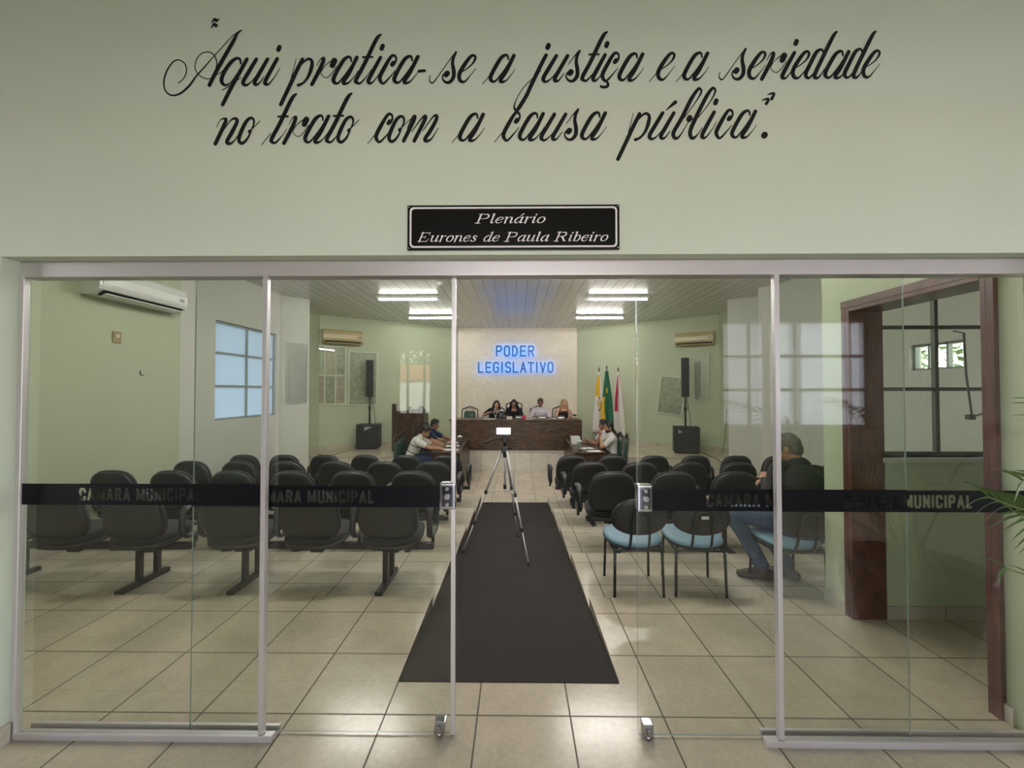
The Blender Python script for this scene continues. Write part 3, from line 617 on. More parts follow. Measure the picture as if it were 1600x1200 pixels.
# ---- name plate
PX0, PX1, PZ0, PZ1 = -.477, .448, 2.196, 2.393
pt = thing('name_plate_sign', 'black rectangular sign with white italic lettering over the glass doors', 'sign', (0, 1.73, 2.295))
b = MB(); b.box((PX0, -.012, PZ0 - 2.295), (PX1, -.001, PZ1 - 2.295), bev=.002); b.build('board', M_PLATE, pt)
def rrect(x0, x1, z0, z1, r, n=6):
    out = []
    for cx, cz, a0 in ((x1 - r, z1 - r, 0), (x0 + r, z1 - r, 90), (x0 + r, z0 + r, 180), (x1 - r, z0 + r, 270)):
        out += [(cx + r * math.cos(math.radians(a0 + 90 * k / n)), cz + r * math.sin(math.radians(a0 + 90 * k / n))) for k in range(n + 1)]
    return out
b = MB(); A_ = rrect(PX0 + .010, PX1 - .010, -.090, .089, .018); B_ = rrect(PX0 + .018, PX1 - .018, -.082, .081, .013)
for k in range(len(A_)):
    j = (k + 1) % len(A_); b.poly([(A_[k][0], -.0132, A_[k][1]), (A_[j][0], -.0132, A_[j][1]), (B_[j][0], -.0132, B_[j][1]), (B_[k][0], -.0132, B_[k][1])])
b.build('border_line', M_PLATEW, pt)
for sx in (PX0 + .007, PX1 - .007):
    for sz in (-.091, .090):
        k = MB(); k.tube([(sx, -.012, sz), (sx, -.0145, sz)], .0028, 8); k.build('screw', M_GREYP, pt)
W_, N_ = .24, .09      # thick and thin of the italic, in x-heights
def serif(x, y, l=.5): return [(x - l / 2, y, .1), (x + l / 2, y, .1)]
SG = {'P': (1.9, [[(.3, 0, W_), (.3, 1.5, W_)], [(.3, 1.45, N_), (.8, 1.47, N_), (1.35, 1.4, .16), (1.5, 1.12, W_), (1.35, .82, .16), (.8, .73, N_), (.3, .73, N_)], serif(.3, 0, .75), serif(.2, 1.47, .5)]),
 'E': (1.9, [[(.3, 0, W_), (.3, 1.5, W_)], [(.05, 1.46, N_), (1.5, 1.46, N_)], [(.3, .77, N_), (1.0, .77, N_)], [(.05, .04, N_), (1.5, .04, N_)], [(1.5, 1.5, .1), (1.5, 1.1, .06)], [(1.0, .98, .08), (1.0, .56, .08)], [(1.5, 0, .1), (1.6, .45, .06)]]),
 'R': (2.1, [[(.3, 0, W_), (.3, 1.5, W_)], [(.3, 1.45, N_), (.8, 1.47, N_), (1.35, 1.4, .16), (1.48, 1.13, W_), (1.3, .85, .16), (.8, .77, N_), (.3, .77, N_)], [(.85, .78, .14), (1.2, .5, W_), (1.5, .1, W_), (1.8, .05, N_)], serif(.3, 0, .75), serif(.2, 1.47, .5)]),
 'l': (.8, [[(.3, 1.5, W_), (.3, .25, W_), (.4, .03, .16), (.65, .12, N_)], serif(.2, 1.47, .3)]),
 'e': (1.25, [[(.2, .5, N_), (.7, .55, N_), (1.0, .7, .13), (.95, .92, .12), (.65, .98, N_), (.3, .8, .18), (.15, .45, W_), (.28, .12, .18), (.65, .02, N_), (1.05, .25, N_)]]),
 'n': (1.5, [[(.3, 0, W_), (.3, .95, W_)], [(.35, .7, N_), (.7, .97, N_), (1.0, .92, .16), (1.08, .65, W_), (1.05, .2, W_), (1.15, .03, .15), (1.4, .12, N_)], serif(.2, .95, .3)]),
 'a': (1.45, [[(1.05, .75, N_), (.75, .98, N_), (.35, .8, .18), (.17, .42, W_), (.3, .08, .18), (.6, .05, N_), (1.0, .4, N_)], [(1.08, .97, W_), (1.0, .2, W_), (1.1, .03, .15), (1.4, .14, N_)]]),
 'r': (1.1, [[(.3, 0, W_), (.3, .95, W_)], [(.35, .65, N_), (.65, .95, N_), (.9, .9, .2)], serif(.2, .95, .3)]),
 'i': (.75, [[(.3, .95, W_), (.28, .2, W_), (.38, .03, .15), (.62, .13, N_)], [(.36, 1.36, .26), (.36, 1.38, .26)], serif(.2, .95, .3)]),
 'o': (1.3, [[(.65, .98, N_), (.3, .85, .18), (.15, .45, W_), (.3, .1, .18), (.62, .02, N_), (.95, .15, .18), (1.1, .55, W_), (.95, .88, .18), (.65, .98, N_)]]),
 'u': (1.5, [[(.3, .95, W_), (.25, .3, W_), (.4, .06, .16), (.7, .06, N_), (1.02, .4, N_)], [(1.1, .97, W_), (1.05, .2, W_), (1.15, .03, .15), (1.42, .14, N_)], serif(.2, .95, .3)]),
 's': (1.1, [[(.85, .78, .14), (.65, .97, N_), (.35, .9, .16), (.35, .68, .2), (.7, .42, W_), (.78, .18, .18), (.5, .02, N_), (.15, .1, .14), (.12, .25, .12)]]),
 'd': (1.45, [[(1.05, .75, N_), (.75, .98, N_), (.35, .8, .18), (.17, .42, W_), (.3, .08, .18), (.6, .05, N_), (1.0, .4, N_)], [(1.08, 1.5, W_), (1.0, .2, W_), (1.1, .03, .15), (1.4, .14, N_)], serif(.95, 1.47, .3)]),
 'b': (1.35, [[(.3, 1.5, W_), (.3, .1, W_)], [(.3, .55, N_), (.65, .97, N_), (.98, .88, .17), (1.08, .5, W_), (.9, .12, .17), (.55, .02, N_), (.3, .2, N_)], serif(.2, 1.47, .3)]),
 ' ': (.95, [])}
SG['á'] = (1.45, SG['a'][1] + [[(.7, 1.22, .1), (1.0, 1.5, .22)]])
def plate_line(txt, px0, px1, pyb, xh, name):
    adv = sum(SG[c][0] for c in txt) - .3; p0, p1 = at(px0, pyb, Y=1.715), at(px1, pyb, Y=1.715)
    kx = (p1.x - p0.x) / (adv + .3); mb = MB(); cur = 0
    for c in txt:
        if c == ' ': mb.build('word', M_PLATEW, pt); mb = MB()
        for j, P in enumerate(SG[c][1]):
            stroke(mb, [((cur + x), y, w_) for x, y, w_ in P], lambda x, y: V((p0.x + x * kx + y * xh * .42, -.0135 - .0002 * j, p0.z + y * xh - 2.295)))
        cur += SG[c][0]
    mb.build('word', M_PLATEW, pt)
plate_line('Plenário', 743, 851, 348.5, .0265, 'l'); plate_line('Eurones de Paula Ribeiro', 652, 949, 377.5, .0265, 'l')

# ================================================================== SEATING
def Rm(rx=0, ry=0, rz=0): return Euler((rx, ry, rz)).to_matrix()
SPC = .655
def seat_mesh():
    b = MB(); b.pad(.255, .235, .075, Rm(math.radians(4)), (0, .40, .415), ex=3.0, curve=.25, curve2=.12, mi=0)
    b.pad(.25, .23, .055, Rm(math.radians(4)), (0, .395, .375), ex=3.0, curve=.22, curve2=.2, mi=1)
    return b
def back_mesh():
    b = MB(); R = Rm(math.radians(90 + 13))
    b.pad(.25, .245, .07, Rm(PI / 2 - math.radians(13), 0, PI) @ Rm(0, 0, 0), (0, .20, .645), ex=3.0, curve=.35, curve2=.12, taper=-.07, mi=0)
    b.pad(.243, .238, .045, Rm(PI / 2 - math.radians(13), 0, PI), (0, .172, .64), ex=3.0, curve=.3, curve2=.1, taper=-.07, mi=1)
    return b
def arm_mesh():
    b = MB(); pts = []
    for y, z in rrect(.30, .60, .40, .665, .085, 5): pts.append((0, y, z))
    b.tube(pts, [(.034, .019) if p[2] > .62 else (.026, .017) for p in pts], 10, closed=True, xax=(1, 0, 0))
    b.tube([(0, .45, .33), (0, .45, .41)], .016, 8)
    return b
def beam_bench(label, x0, y, z, n=3, first_arm=0):
    """n seats on one beam; x0 = middle of the seat nearest the aisle side, seats run to +x"""
    r = thing('beam_seat_bench', label, 'bench', (x0, y, z), 0, 'beam benches with black seats')
    for k in range(n):
        x = k * SPC
        o = copy_mesh('seat', SEAT, r); o.location = (x, 0, 0)
        o = copy_mesh('backrest', BACK, r); o.location = (x, 0, 0)
        o = copy_mesh('seat_clamp', CLAMP, r); o.location = (x, 0, 0)
    for k in range(first_arm, n + 1):
        o = copy_mesh('armrest', ARM, r); o.location = ((k - .5) * SPC, 0, 0)
    bm = MB(); bm.box((-SPC * .5 + .08, .37, .285), (SPC * (n - .5) + .02, .43, .335), bev=.006); bm.build('beam', M_BSTEEL, r)
    for x in (0.05, (n - 1) * SPC - .05):
        o = copy_mesh('leg', LEG, r); o.location = (x, 0, 0)
        f = copy_mesh('foot', FOOT, o)
    return r
def copy_mesh(name, src, parent):
    o = bpy.data.objects.new(name, src); COL.objects.link(o); o.parent = parent; return o
def mesh_of(mb, mats):
    o = mb.build('tmp', mats); me = o.data; bpy.data.objects.remove(o); return me
SEAT = mesh_of(seat_mesh(), [M_FAB, M_PLAS]); BACK = mesh_of(back_mesh(), [M_FAB, M_PLAS]); ARM = mesh_of(arm_mesh(), M_PLAS)
b = MB(); b.box((-.055, .335, .27), (.055, .46, .375), bev=.01); b.box((-.03, .20, .34), (.03, .40, .362), bev=.006)
for k in (-.022, 0, .022): b.box((k - .006, .325, .285), (k + .006, .338, .36))
CLAMP = mesh_of(b, M_PLAS)
b = MB(); b.box((-.021, .30, .03), (.021, .34, .30), bev=.004); b.box((-.021, .47, .03), (.021, .51, .30), bev=.004); b.box((-.021, .30, .27), (.021, .51, .30), bev=.004); LEG = mesh_of(b, M_BSTEEL)
b = MB(); b.box((-.027, .13, .0), (.027, .60, .04), bev=.008); FOOT = mesh_of(b, M_BSTEEL)
names = ['first', 'second', 'third', 'fourth']
aisleL = [-1.07, -1.12, -1.12, -1.12]
for r in range(4):
    z, y = tierz(r + 1), TIERY[r]
    xa = aisleL[r]; end = xa - 2 * SPC
    wall_x = -4.49 if r == 0 else end - 3 * SPC
    a = ['next to the mat on its left', 'against the left hand wall']
    beam_bench('three black seats on a beam, %s row from the glass, left of the mat' % names[r], end, y + (.0 if r else .02), z)
    beam_bench('three black seats on a beam, %s row from the glass, at the left wall' % names[r], wall_x, y, z, 3, 1 if r == 0 else 0)
for r, xa in ((1, 1.03), (2, .99), (3, .885)):
    z, y = tierz(r + 1), TIERY[r]
    q = ['', 'just ahead of the blue chairs', 'two rows ahead of the blue chairs', 'closest to the stage'][r]
    beam_bench('three-seat black bench %s, right of the mat' % q, xa, y, z)
    beam_bench('three-seat black bench %s, at the right wall' % q, xa + 3 * SPC, y, z)

# ---- blue visitor chairs
def blue_chair(label, x, y, z, rz):
    r = thing('visitor_chair', label, 'chair', (x, y, z), rz, 'blue seated steel chairs')
    b = MB(); b.pad(.235, .225, .05, Rm(math.radians(3)), (0, .02, .425), ex=2.5, curve=.15, mi=0); b.pad(.236, .226, .02, Rm(math.radians(3)), (0, .02, .40), ex=2.5, curve=.12, mi=1); b.build('seat', [M_BLUE, M_PLAS], r)
    b = MB(); b.pad(.225, .155, .035, Rm(PI / 2 - math.radians(10), 0, PI), (0, -.235, .655), ex=2.3, curve=.7, curve2=.15, taper=-.12); bo = b.build('backrest', M_PLAS, r)
    k = MB(); k.box((-.028, -.285, .655), (.028, -.278, .68), rot=(math.radians(10), 0, 0)); k.build('sticker', M_WHITEP if x > 1 and x < 2 else M_PLAS, bo)
    b = MB()
    pts = [(-.078, -.19, .385), (-.075, -.215, .44), (-.072, -.255, .60)] + [(-.068 * math.cos(a), -.27 - .01 * math.sin(a), .665 + .05 * math.sin(a)) for a in (.4, .9, PI / 2, PI - .9, PI - .4)] + [(.072, -.255, .60), (.075, -.215, .44), (.078, -.19, .385)]
    b.tube(pts, .0105, 8); b.build('back_support', M_BSTEEL, r)
    b = MB()
    for s in (-1, 1): b.tube([(s * .19, -.175, .37), (s * .19, .17, .37)], .011, 8)
    for yy in (-.175, .165): b.tube([(-.19, yy, .37), (.19, yy, .37)], .011, 8)
    b.build('seat_frame', M_BSTEEL, r)
    for s in (-1, 1):
        b = MB(); b.tube([(s * .17, -.14, .385), (s * .19, -.178, .35), (s * .198, -.19, .0)], .0115, 8); b.build('leg', M_BSTEEL, r)
        b = MB(); b.tube([(s * .18, .15, .385), (s * .19, .172, .35), (s * .198, .185, .0)], .0115, 8); b.build('leg', M_BSTEEL, r)
    return r
z1 = tierz(1)
pA = (at(963, 933.5, Z=z1) + at(1036, 935, Z=z1)) / 2; pB = (at(1061, 934, Z=z1) + at(1138, 936, Z=z1)) / 2
blue_chair('empty blue chair with black back, nearer the aisle mat', pA.x, pA.y + .20, z1, 0)
blue_chair('empty blue chair with black back and white sticker, next to the seated man', pB.x, pB.y + .20, z1, math.radians(-4))
pC = (at(1172, 903, Z=z1) + at(1294, 938, Z=z1)) / 2
blue_chair('blue chair under the man in dark clothes', pC.x, pC.y, z1, math.radians(3))

# ================================================================== HEAD TABLE AND COUNCIL FURNITURE
DZ = .092; FZ = -.41
tb = thing('head_table', 'long dark wooden head table on the dais', 'table', (0, 10.0, DZ))
b = MB(); b.box((-1.64, .0, .0), (1.60, .035, .735)); b.build('front_panel', M_WOOD, tb)
b = MB(); b.box((-1.70, -.03, .735), (1.64, .75, .768), bev=.008); b.build('table_top', M_WOOD, tb)
for x in (-1.66, 1.58):
    b = MB(); b.box((x, -.012, 0), (x + .06, .70, .735), bev=.005); b.build('side_panel', M_WOODV, tb)
b = MB(); b.box((-1.60, -.014, .0), (1.58, .0, .06), bev=.006); b.box((-1.60, -.012, .67), (1.58, .0, .72), bev=.004); b.build('moulding', M_WOOD, tb)

def carved_chair(name, label, x, y, z, rz, top=1.08, group=None, tall=False, cush=True):
    """high backed chair facing local +y: dark frame with arched crest and green pads"""
    r = thing(name, label, 'chair', (x, y, z), rz, group)
    b = MB(); b.pad(.25, .235, .07, Rm(), (0, .02, .45), ex=4); b.build('seat', M_GREENV, r)
    h0 = top - .10
    f = MB()
    for s in (-1, 1): f.tube([(s * .22, -.22, .0), (s * .225, -.235, .45), (s * .225, -.285, h0)], .016, 8)
    arch = [(-.225, -.285, h0)] + [(-.225 + .45 * k / 10, -.287, h0 + .02 + .07 * math.sin(PI * k / 10) ** 2) for k in range(1, 10)] + [(.225, -.285, h0)]
    f.tube(arch, .016, 8)
    if tall: f.tube([(-.225, -.275, h0 - .1), (.225, -.275, h0 - .1)], .013, 8)
    for k in range(3):
        c = (-.09 + .09 * k, -.284, h0 + .015 + (.03 if k == 1 else 0))
        f.tube([(c[0] + .032 * math.cos(a), c[1], c[2] + .032 * math.sin(a)) for a in [2 * PI * q / 10 for q in range(10)]], .007, 6, closed=True)
    f.build('back_frame', M_IRON, r)
    pz = (.50, h0 - .03) if cush else (.50, h0 - .06)
    b = MB(); b.pad(.165 if cush else .20, (pz[1] - pz[0]) / 2, .05, Rm(PI / 2 - .1, 0, PI), (0, -.25, (pz[0] + pz[1]) / 2), ex=6); b.build('back_pad', M_GREENV, r)
    for s in (-1, 1):
        b = MB(); b.tube([(s * .21, .20, 0), (s * .21, .20, .43)], .018, 8); b.build('leg', M_IRON, r)
        b = MB(); b.tube([(s * .235, -.25, .66), (s * .25, .0, .68), (s * .245, .2, .64), (s * .22, .2, .44)], .015, 8); b.build('armrest', M_IRON, r)
    return r
HG = 'iron framed chairs behind the head table'
CY = 11.12
def hx(px): return at(px, 645, Y=CY - .3).x
carved_chair('head_table_chair', 'empty chair with arched iron back and green pad at the head table', hx(730), CY + .05, DZ, PI, 1.05, HG)
carved_chair('head_table_chair', 'iron backed chair behind the woman speaking into a microphone', hx(768) + .08, CY + .12, DZ, PI - .1, 1.06, HG)
carved_chair('head_table_chair', 'tallest iron backed chair, behind the woman in glasses', hx(803), CY + .12, DZ, PI, 1.20, HG, tall=True)
carved_chair('head_table_chair', 'iron backed chair behind the man in a pale shirt', hx(843), CY + .12, DZ, PI, 1.06, HG)
carved_chair('head_table_chair', 'iron backed chair behind the blonde woman', hx(880), CY + .12, DZ, PI, 1.06, HG)

def side_desk(label, xin, xout, y0, y1):
    """councillors' desk: xin = aisle side, xout = sitters' side"""
    r = thing('council_desk', label, 'desk', ((xin + xout) / 2, y0, FZ)); cx = (xin + xout) / 2; L = y1 - y0; s = 1 if xin > cx else -1; hw = abs(xin - xout) / 2
    b = MB(); b.box((-hw - .0, -.02, .735), (hw, L, .77), bev=.008); b.build('desk_top', M_WOOD, r)
    p = [(s * hw, 0, 0), (s * hw, L, 0), (s * hw, L, .86)] + [(s * hw, L * (1 - k / 8), .86 - .11 * (k / 8) ** 2.2) for k in range(1, 9)]
    b = MB(); b.prism(p, (s * .035, 0, 0)); b.build('aisle_panel', M_WOODV, r)
    b = MB(); b.box((-hw + .03, .0, 0), (hw, .03, .735)); b.build('end_panel', M_WOODV, r)
    b = MB(); b.box((-hw + .03, L - .04, 0), (hw, L - .01, .735)); b.build('end_panel', M_WOODV, r)
    return r
side_desk('dark council desk where three men sit side by side', -1.17, -1.72, 7.95, 9.6)
side_desk('dark council desk in front of the flags', 1.19, 1.80, 7.95, 9.6)
CG = 'green council chairs'
carved_chair('council_chair', 'green backed chair of the man in a striped shirt', -2.22, 8.28, FZ, -PI / 2, 1.08, CG, cush=False)
carved_chair('council_chair', 'green backed chair of the man in a dark maroon shirt', -2.3, 8.95, FZ, -PI / 2, 1.08, CG, cush=False)
carved_chair('council_chair', 'green backed chair of the man in a navy shirt, closest to the head table', -2.15, 9.5, FZ, -PI / 2, 1.08, CG, cush=False)
carved_chair('council_chair', 'empty carved green chair seen edge on in front of the white and red flag', 1.90, 7.92, FZ, PI / 2 - .15, 1.16, CG, cush=False)
carved_chair('council_chair', 'carved green chair behind the bearded man in a white shirt', 1.94, 8.55, FZ, PI / 2, 1.12, CG, cush=False)
carved_chair('council_chair', 'green chair of the man half hidden by the bearded man', 1.98, 9.22, FZ, PI / 2, 1.1, CG, cush=False)

# lectern
lx, ly = -2.70, 9.85
le = thing('lectern', 'tall dark wooden lectern on the dais beside the speaker', 'lectern', (lx, ly, DZ))
b = MB(); b.prism([(-.40, 0, 0), (.40, 0, 0), (.40, 0, 1.04), (.37, 0, 1.12), (.30, 0, 1.11), (.22, 0, 1.04), (-.22, 0, .99), (-.29, 0, .99), (-.30, 0, 1.17), (-.40, 0, 1.17)], (0, .04, 0)); b.build('front_panel', M_WOODV, le)
for s in (-1, 1):
    b = MB(); b.prism([(s * .40, .04, 0), (s * .40, .50, 0), (s * .40, .50, .95), (s * .40, .04, 1.04)], (-s * .035, 0, 0)); b.build('side_panel', M_WOODV, le)
b = MB(); b.box((-.365, .05, .90), (.365, .48, .93), rot=(-.15, 0, 0)); b.build('reading_shelf', M_WOOD, le)
mi = thing('desk_microphone', 'small dark microphone on top of the lectern', 'microphone', (lx + .09, ly + .16, DZ + .925))
b = MB(); b.lathe([(.001, 0), (.05, 0), (.05, .02), (.02, .03), (.001, .03)]); b.build('base', M_BSTEEL, mi)
b = MB(); b.tube([(0, 0, .025), (0, -.02, .1), (-.04, -.06, .14)], .006, 8); b.build('gooseneck', M_BSTEEL, mi)
b = MB(); b.ell((-.06, -.08, .145), (.045, .03, .03)); b.build('head', M_BSTEEL, mi)

# speakers: bass cabinet, pole and column each stand on the other, so each is a thing
def pa_speaker(x, y, rz, w_, side, cable):
    s = thing('bass_speaker', 'black bass cabinet standing on the dais %s' % side, 'speaker', (x, y, DZ), rz, 'black bass cabinets')
    b = MB(); b.box((-w_ / 2, -.27, .012), (w_ / 2, .17, .63), bev=.015); b.build('cabinet', M_SPK, s)
    b = MB(); b.box((-w_ / 2 + .02, -.278, .03), (w_ / 2 - .02, -.268, .61), bev=.004); b.build('grille', M_SPK, s)
    b = MB(); b.prism([(-.19 if side.startswith('near') else -.06, -.283, .57), (-.19 if side.startswith('near') else .13, -.283, .57 if not side.startswith('near') else .47), (-.10 if side.startswith('near') else -.06, -.283, .51 if side.startswith('near') else .47)], (0, .006, 0)); b.build('badge', M_GREYP, s)
    c = MB(); c.lathe([(.02, 0), (.045, 0), (.045, .01), (.02, .012)], (0, 0, .628)); c.build('pole_cup', M_SPK, s)
    for fx in (-1, 1):
        for fy in (-1, 1):
            k = MB(); k.tube([(fx * (w_ / 2 - .05), fy * .17 - .05, 0), (fx * (w_ / 2 - .05), fy * .17 - .05, .015)], .02, 10); k.build('foot', M_SPK, s)
    p = thing('speaker_pole', 'black pole rising from the bass cabinet %s' % side, 'pole', (x, y, DZ + .64), rz, 'speaker poles')
    b = MB(); b.tube([(0, 0, 0), (0, 0, .42)], .0225, 12); b.build('lower_tube', M_BSTEEL, p)
    b = MB(); b.tube([(0, 0, .42), (0, 0, .70)], .0175, 12); b.build('upper_tube', M_BSTEEL, p)
    b = MB(); b.tube([(0, 0, .38), (0, 0, .45)], .03, 12); b.tube([(0, 0, .41), (.05, -.03, .41)], .008, 8); b.build('clamp', M_BSTEEL, p)
    t = thing('column_speaker', 'slim black column speaker on the pole %s' % side, 'speaker', (x, y, DZ + 1.34), rz, 'slim column speakers')
    b = MB(); b.box((-.085, -.07, 0), (.085, .07, .96), bev=.012); b.build('cabinet', M_SPK, t)
    b = MB(); b.box((-.078, -.078, .02), (.078, -.068, .94), bev=.004); b.build('grille', M_SPK, t)
    b = MB(); b.tube(catmull([(.03, 0, .05), (.05, .06, -.12), (.10, .08, -.4), (.13, .08, -.66), (.12, .1, -.72)], 6), .007, 6); b.build('cable', M_CABLE, t)
p = at(571, 702, Z=DZ); pa_speaker(p.x, p.y + .27, .12, .54, 'by the lectern', 1)
p = at(1079, 709, Z=DZ); pa_speaker(p.x, p.y + .27, -.28, .56, 'near the narrow notice', -1)
def cable(label, pts, m, r=.006):
    b = MB(); b.tube(catmull([tuple(q) for q in pts], 6), r, 6)
    return tag(b.build('cable', m), label, 'cable')
cable('brown cable lying on the dais between the wall socket and the speaker', [at(497, 709, Z=DZ + .006), at(515, 712, Z=DZ + .006), at(535, 706, Z=DZ + .006), at(553, 703, Z=DZ + .006)], M_CABLEB)
cable('black cable lying on the dais from the speaker towards the pier', [at(1098, 707, Z=DZ + .006), at(1108, 712, Z=DZ + .006), at(1118, 716, Z=DZ + .006), at(1127, 723, Z=DZ + .006)], M_CABLE, .009)
q = [V((5.03, 9.55, 1.15)), V((5.0, 9.55, .8)), V((4.95, 9.5, .5)), V((4.8, 9.35, .11)), V((4.7, 9.3, .10))]
cable('thin black cable hanging down the wall next to the stepped pier', q, M_CABLE)

# flags
def flag(label, px, py_top, Y, colour, hgt, emblem=None):
    p = at(px, py_top, Y=Y); zt = p.z - DZ
    r = thing('flag', label, 'flag', (p.x, Y, DZ), 0, 'draped flags')
    b = MB(); b.tube([(0, 0, .02), (0, 0, zt - .12)], .012, 8); b.build('pole', M_WOODV, r)
    b = MB(); b.lathe([(.004, zt - .12), (.018, zt - .11), (.02, zt - .08), (.008, zt - .05), (.002, zt)], n=10); b.build('finial', M_IRON, r)
    b = MB(); b.lathe([(.01, .0), (.13, .0), (.12, .03), (.03, .06), (.02, .1)], n=16); b.build('base', M_WOODV, r)
    b = MB(); b.ell((0, -.01, zt - .22), (.05, .05, .05)); b.build('rosette', colour['rosette'], r)
    NR, NC = 54, 120; mats = colour['mats']; b = MB(); z0 = zt - .22; rows = []
    for i in range(NR + 1):
        u = i / NR; z = z0 - u * hgt; rad = .035 + .115 * u ** .8
        rows.append([])
        for k in range(NC):
            th = 2 * PI * k / NC
            f = 1 + .32 * min(1, u * 2.5) * math.sin(7 * th + 2.2 * u) + .12 * math.sin(3 * th + 5 * u)
            ln = .05 * u * math.sin(2 * th)
            rows[-1].append(b.b.verts.new((rad * f * math.cos(th) * 1.05, rad * f * math.sin(th) * .75, z + ln)))
    for i in range(NR):
        for k in range(NC):
            fa = b.b.faces.new((rows[i][k], rows[i][(k + 1) % NC], rows[i + 1][(k + 1) % NC], rows[i + 1][k])); fa.smooth = True
            th = 2 * PI * (k + .5) / NC; fa.material_index = colour['fn'](i / NR, math.sin(th - PI / 2) if False else math.cos(th) if math.sin(th) < 0 else math.cos(th))
    o = b.build('cloth', mats, r)
    return r
M_FW = mat('white flag cloth', (.70, .68, .64), .8, var=.05, sheen=.2); M_FY = mat('yellow flag cloth', (.72, .42, .02), .8, var=.06)
M_FG = mat('green flag cloth', (.012, .105, .05), .8, var=.1); M_FR = mat('crimson flag cloth', (.42, .02, .06), .8, var=.08); M_FB = mat('brown emblem print', (.30, .17, .05), .8, var=.5, vs=60)
flag('white and yellow flag, nearest the head table', 936, 572, 10.9, dict(mats=[M_FW, M_FY, M_FB], rosette=M_FW, fn=lambda u, c: 1 if (u < .38 and c < .05 - .1 * u) else 1 if ((u - .5) / .055) ** 2 + ((c + .05) / .3) ** 2 < 1 else 2 if .55 < ((u - .5) / .12) ** 2 + ((c + .05) / .6) ** 2 < 1 else 0), 1.62)
flag('dark green and yellow flag, middle one of three', 948, 569, 10.45, dict(mats=[M_FG, M_FY], rosette=M_FG, fn=lambda u, c: 1 if (u > .42 and c < -.62 + .1 * math.sin(8 * u)) or ((u - .3) / .05) ** 2 + ((c + .1) / .22) ** 2 < 1 else 0), 1.55)
flag('white flag with a crimson panel, closest to the speaker', 966, 572, 10.8, dict(mats=[M_FW, M_FR], rosette=M_FW, fn=lambda u, c: 1 if -.82 < c < -.22 - .25 * max(0, u - .35) and u < .64 else 0), 1.6)

# ================================================================== ON WALLS AND CEILING
def aircon(label, c, rz, L, H, D, m, recess, group=None):
    """split unit; c = middle of its back at the wall, front faces local -y"""
    r = thing('air_conditioner', label, 'air conditioner', c, rz, group)
    b = MB(); h = H / 2
    prof = [(0, h), (-D * .75, h), (-D * .93, h * .8), (-D, h * .35), (-D, -h * .35), (-D * .93, -h * .62), (-D * .55, -h * .98), (0, -h)]
    b.prism([(-L / 2, y, z) for y, z in prof], (L, 0, 0)); b.build('body', m, r)
    k = MB(); k.prism([(-L * .45, -D * .925, -h * .66), (-L * .45, -D * .62, -h * .955), (-L * .45, -D * .64, -h * 1.0), (-L * .45, -D * .96, -h * .70)], (L * .90, 0, 0)); o = k.build('air_outlet', recess, r)
    k = MB(); k.prism([(-L * .44, -D * .99, -h * .86), (-L * .44, -D * .70, -h * 1.05), (-L * .44, -D * .71, -h * 1.10), (-L * .44, -D * 1.0, -h * .92)], (L * .88, 0, 0)); k.build('louver', m, r)
    k = MB(); k.box((-L * .47, -D - .006, -h * .28), (L * .47, -D + .002, h * .34), bev=.005); k.build('front_cover', m, r)
    k = MB(); k.box((-.03, -D - .008, -h * .2), (.03, -D - .005, -h * .14)); k.build('badge', M_GREYP, r)
    k = MB(); k.box((L * .39, -D - .009, -h * .1), (L * .45, -D - .005, h * .12)); k.build('display', M_PLATE, r)
    return r
aircon('white air conditioner high on the pale green wall', (-4.752, 4.82, 2.80), PI / 2, 1.15, .32, .22, M_WHITEP, M_DARK)
dw = (V((-1.79, 12.24, 0)) - V((-4.97, 9.95, 0))).normalized(); nL = V((dw.y, -dw.x, 0)); rzL = math.atan2(dw.y, dw.x)
dr_ = (V((5.11, 10.05, 0)) - V((1.85, 12.25, 0))).normalized(); nR = V((dr_.y, -dr_.x, 0)); rzR = math.atan2(dr_.y, dr_.x)
def onL(px, py, off=0):                # a point of the angled wall under that pixel
    P0 = V((-4.97, 9.95, 0)); d = FW * FPX + RT * (px - 800) + UP * (600 - py); o = V((0, 0, CAMH)); t = (P0 + nL * off - o).dot(nL) / d.dot(nL); return o + d * t
def onR(px, py, off=0):
    P0 = V((5.11, 10.05, 0)); d = FW * FPX + RT * (px - 800) + UP * (600 - py); o = V((0, 0, CAMH)); t = (P0 + nR * off - o).dot(nR) / d.dot(nR); return o + d * t
c = onL(534, 527.5); aircon('yellowed air conditioner above the framed photo panel', tuple(c), rzL, (onL(564, 528) - onL(503, 528)).length, .35, .2, M_BEIGEP, M_DARK, 'yellowed air conditioners')
c = onR(1086, 530); aircon('yellowed air conditioner above the narrow notice', tuple(c), rzR, (onR(1116, 530) - onR(1057, 530)).length, .33, .2, M_BEIGEP, M_DARK, 'yellowed air conditioners')
M_PHOTO = mat('faded photograph', (.50, .52, .42), .25, var=.5, vs=9, coat=.6); M_PHOTO2 = mat('sepia photograph', (.66, .56, .46), .25, var=.45, vs=11, coat=.6)
M_FRAMEW = mat('pale green frame', (.56, .60, .47), .4, var=.03); M_NOTICE = mat('pale notice sheet', (.62, .64, .54), .12, var=.25, vs=7, coat=.8)
M_PGLASS = glass_mat('picture glass', (.93, .94, .92), 2.2)
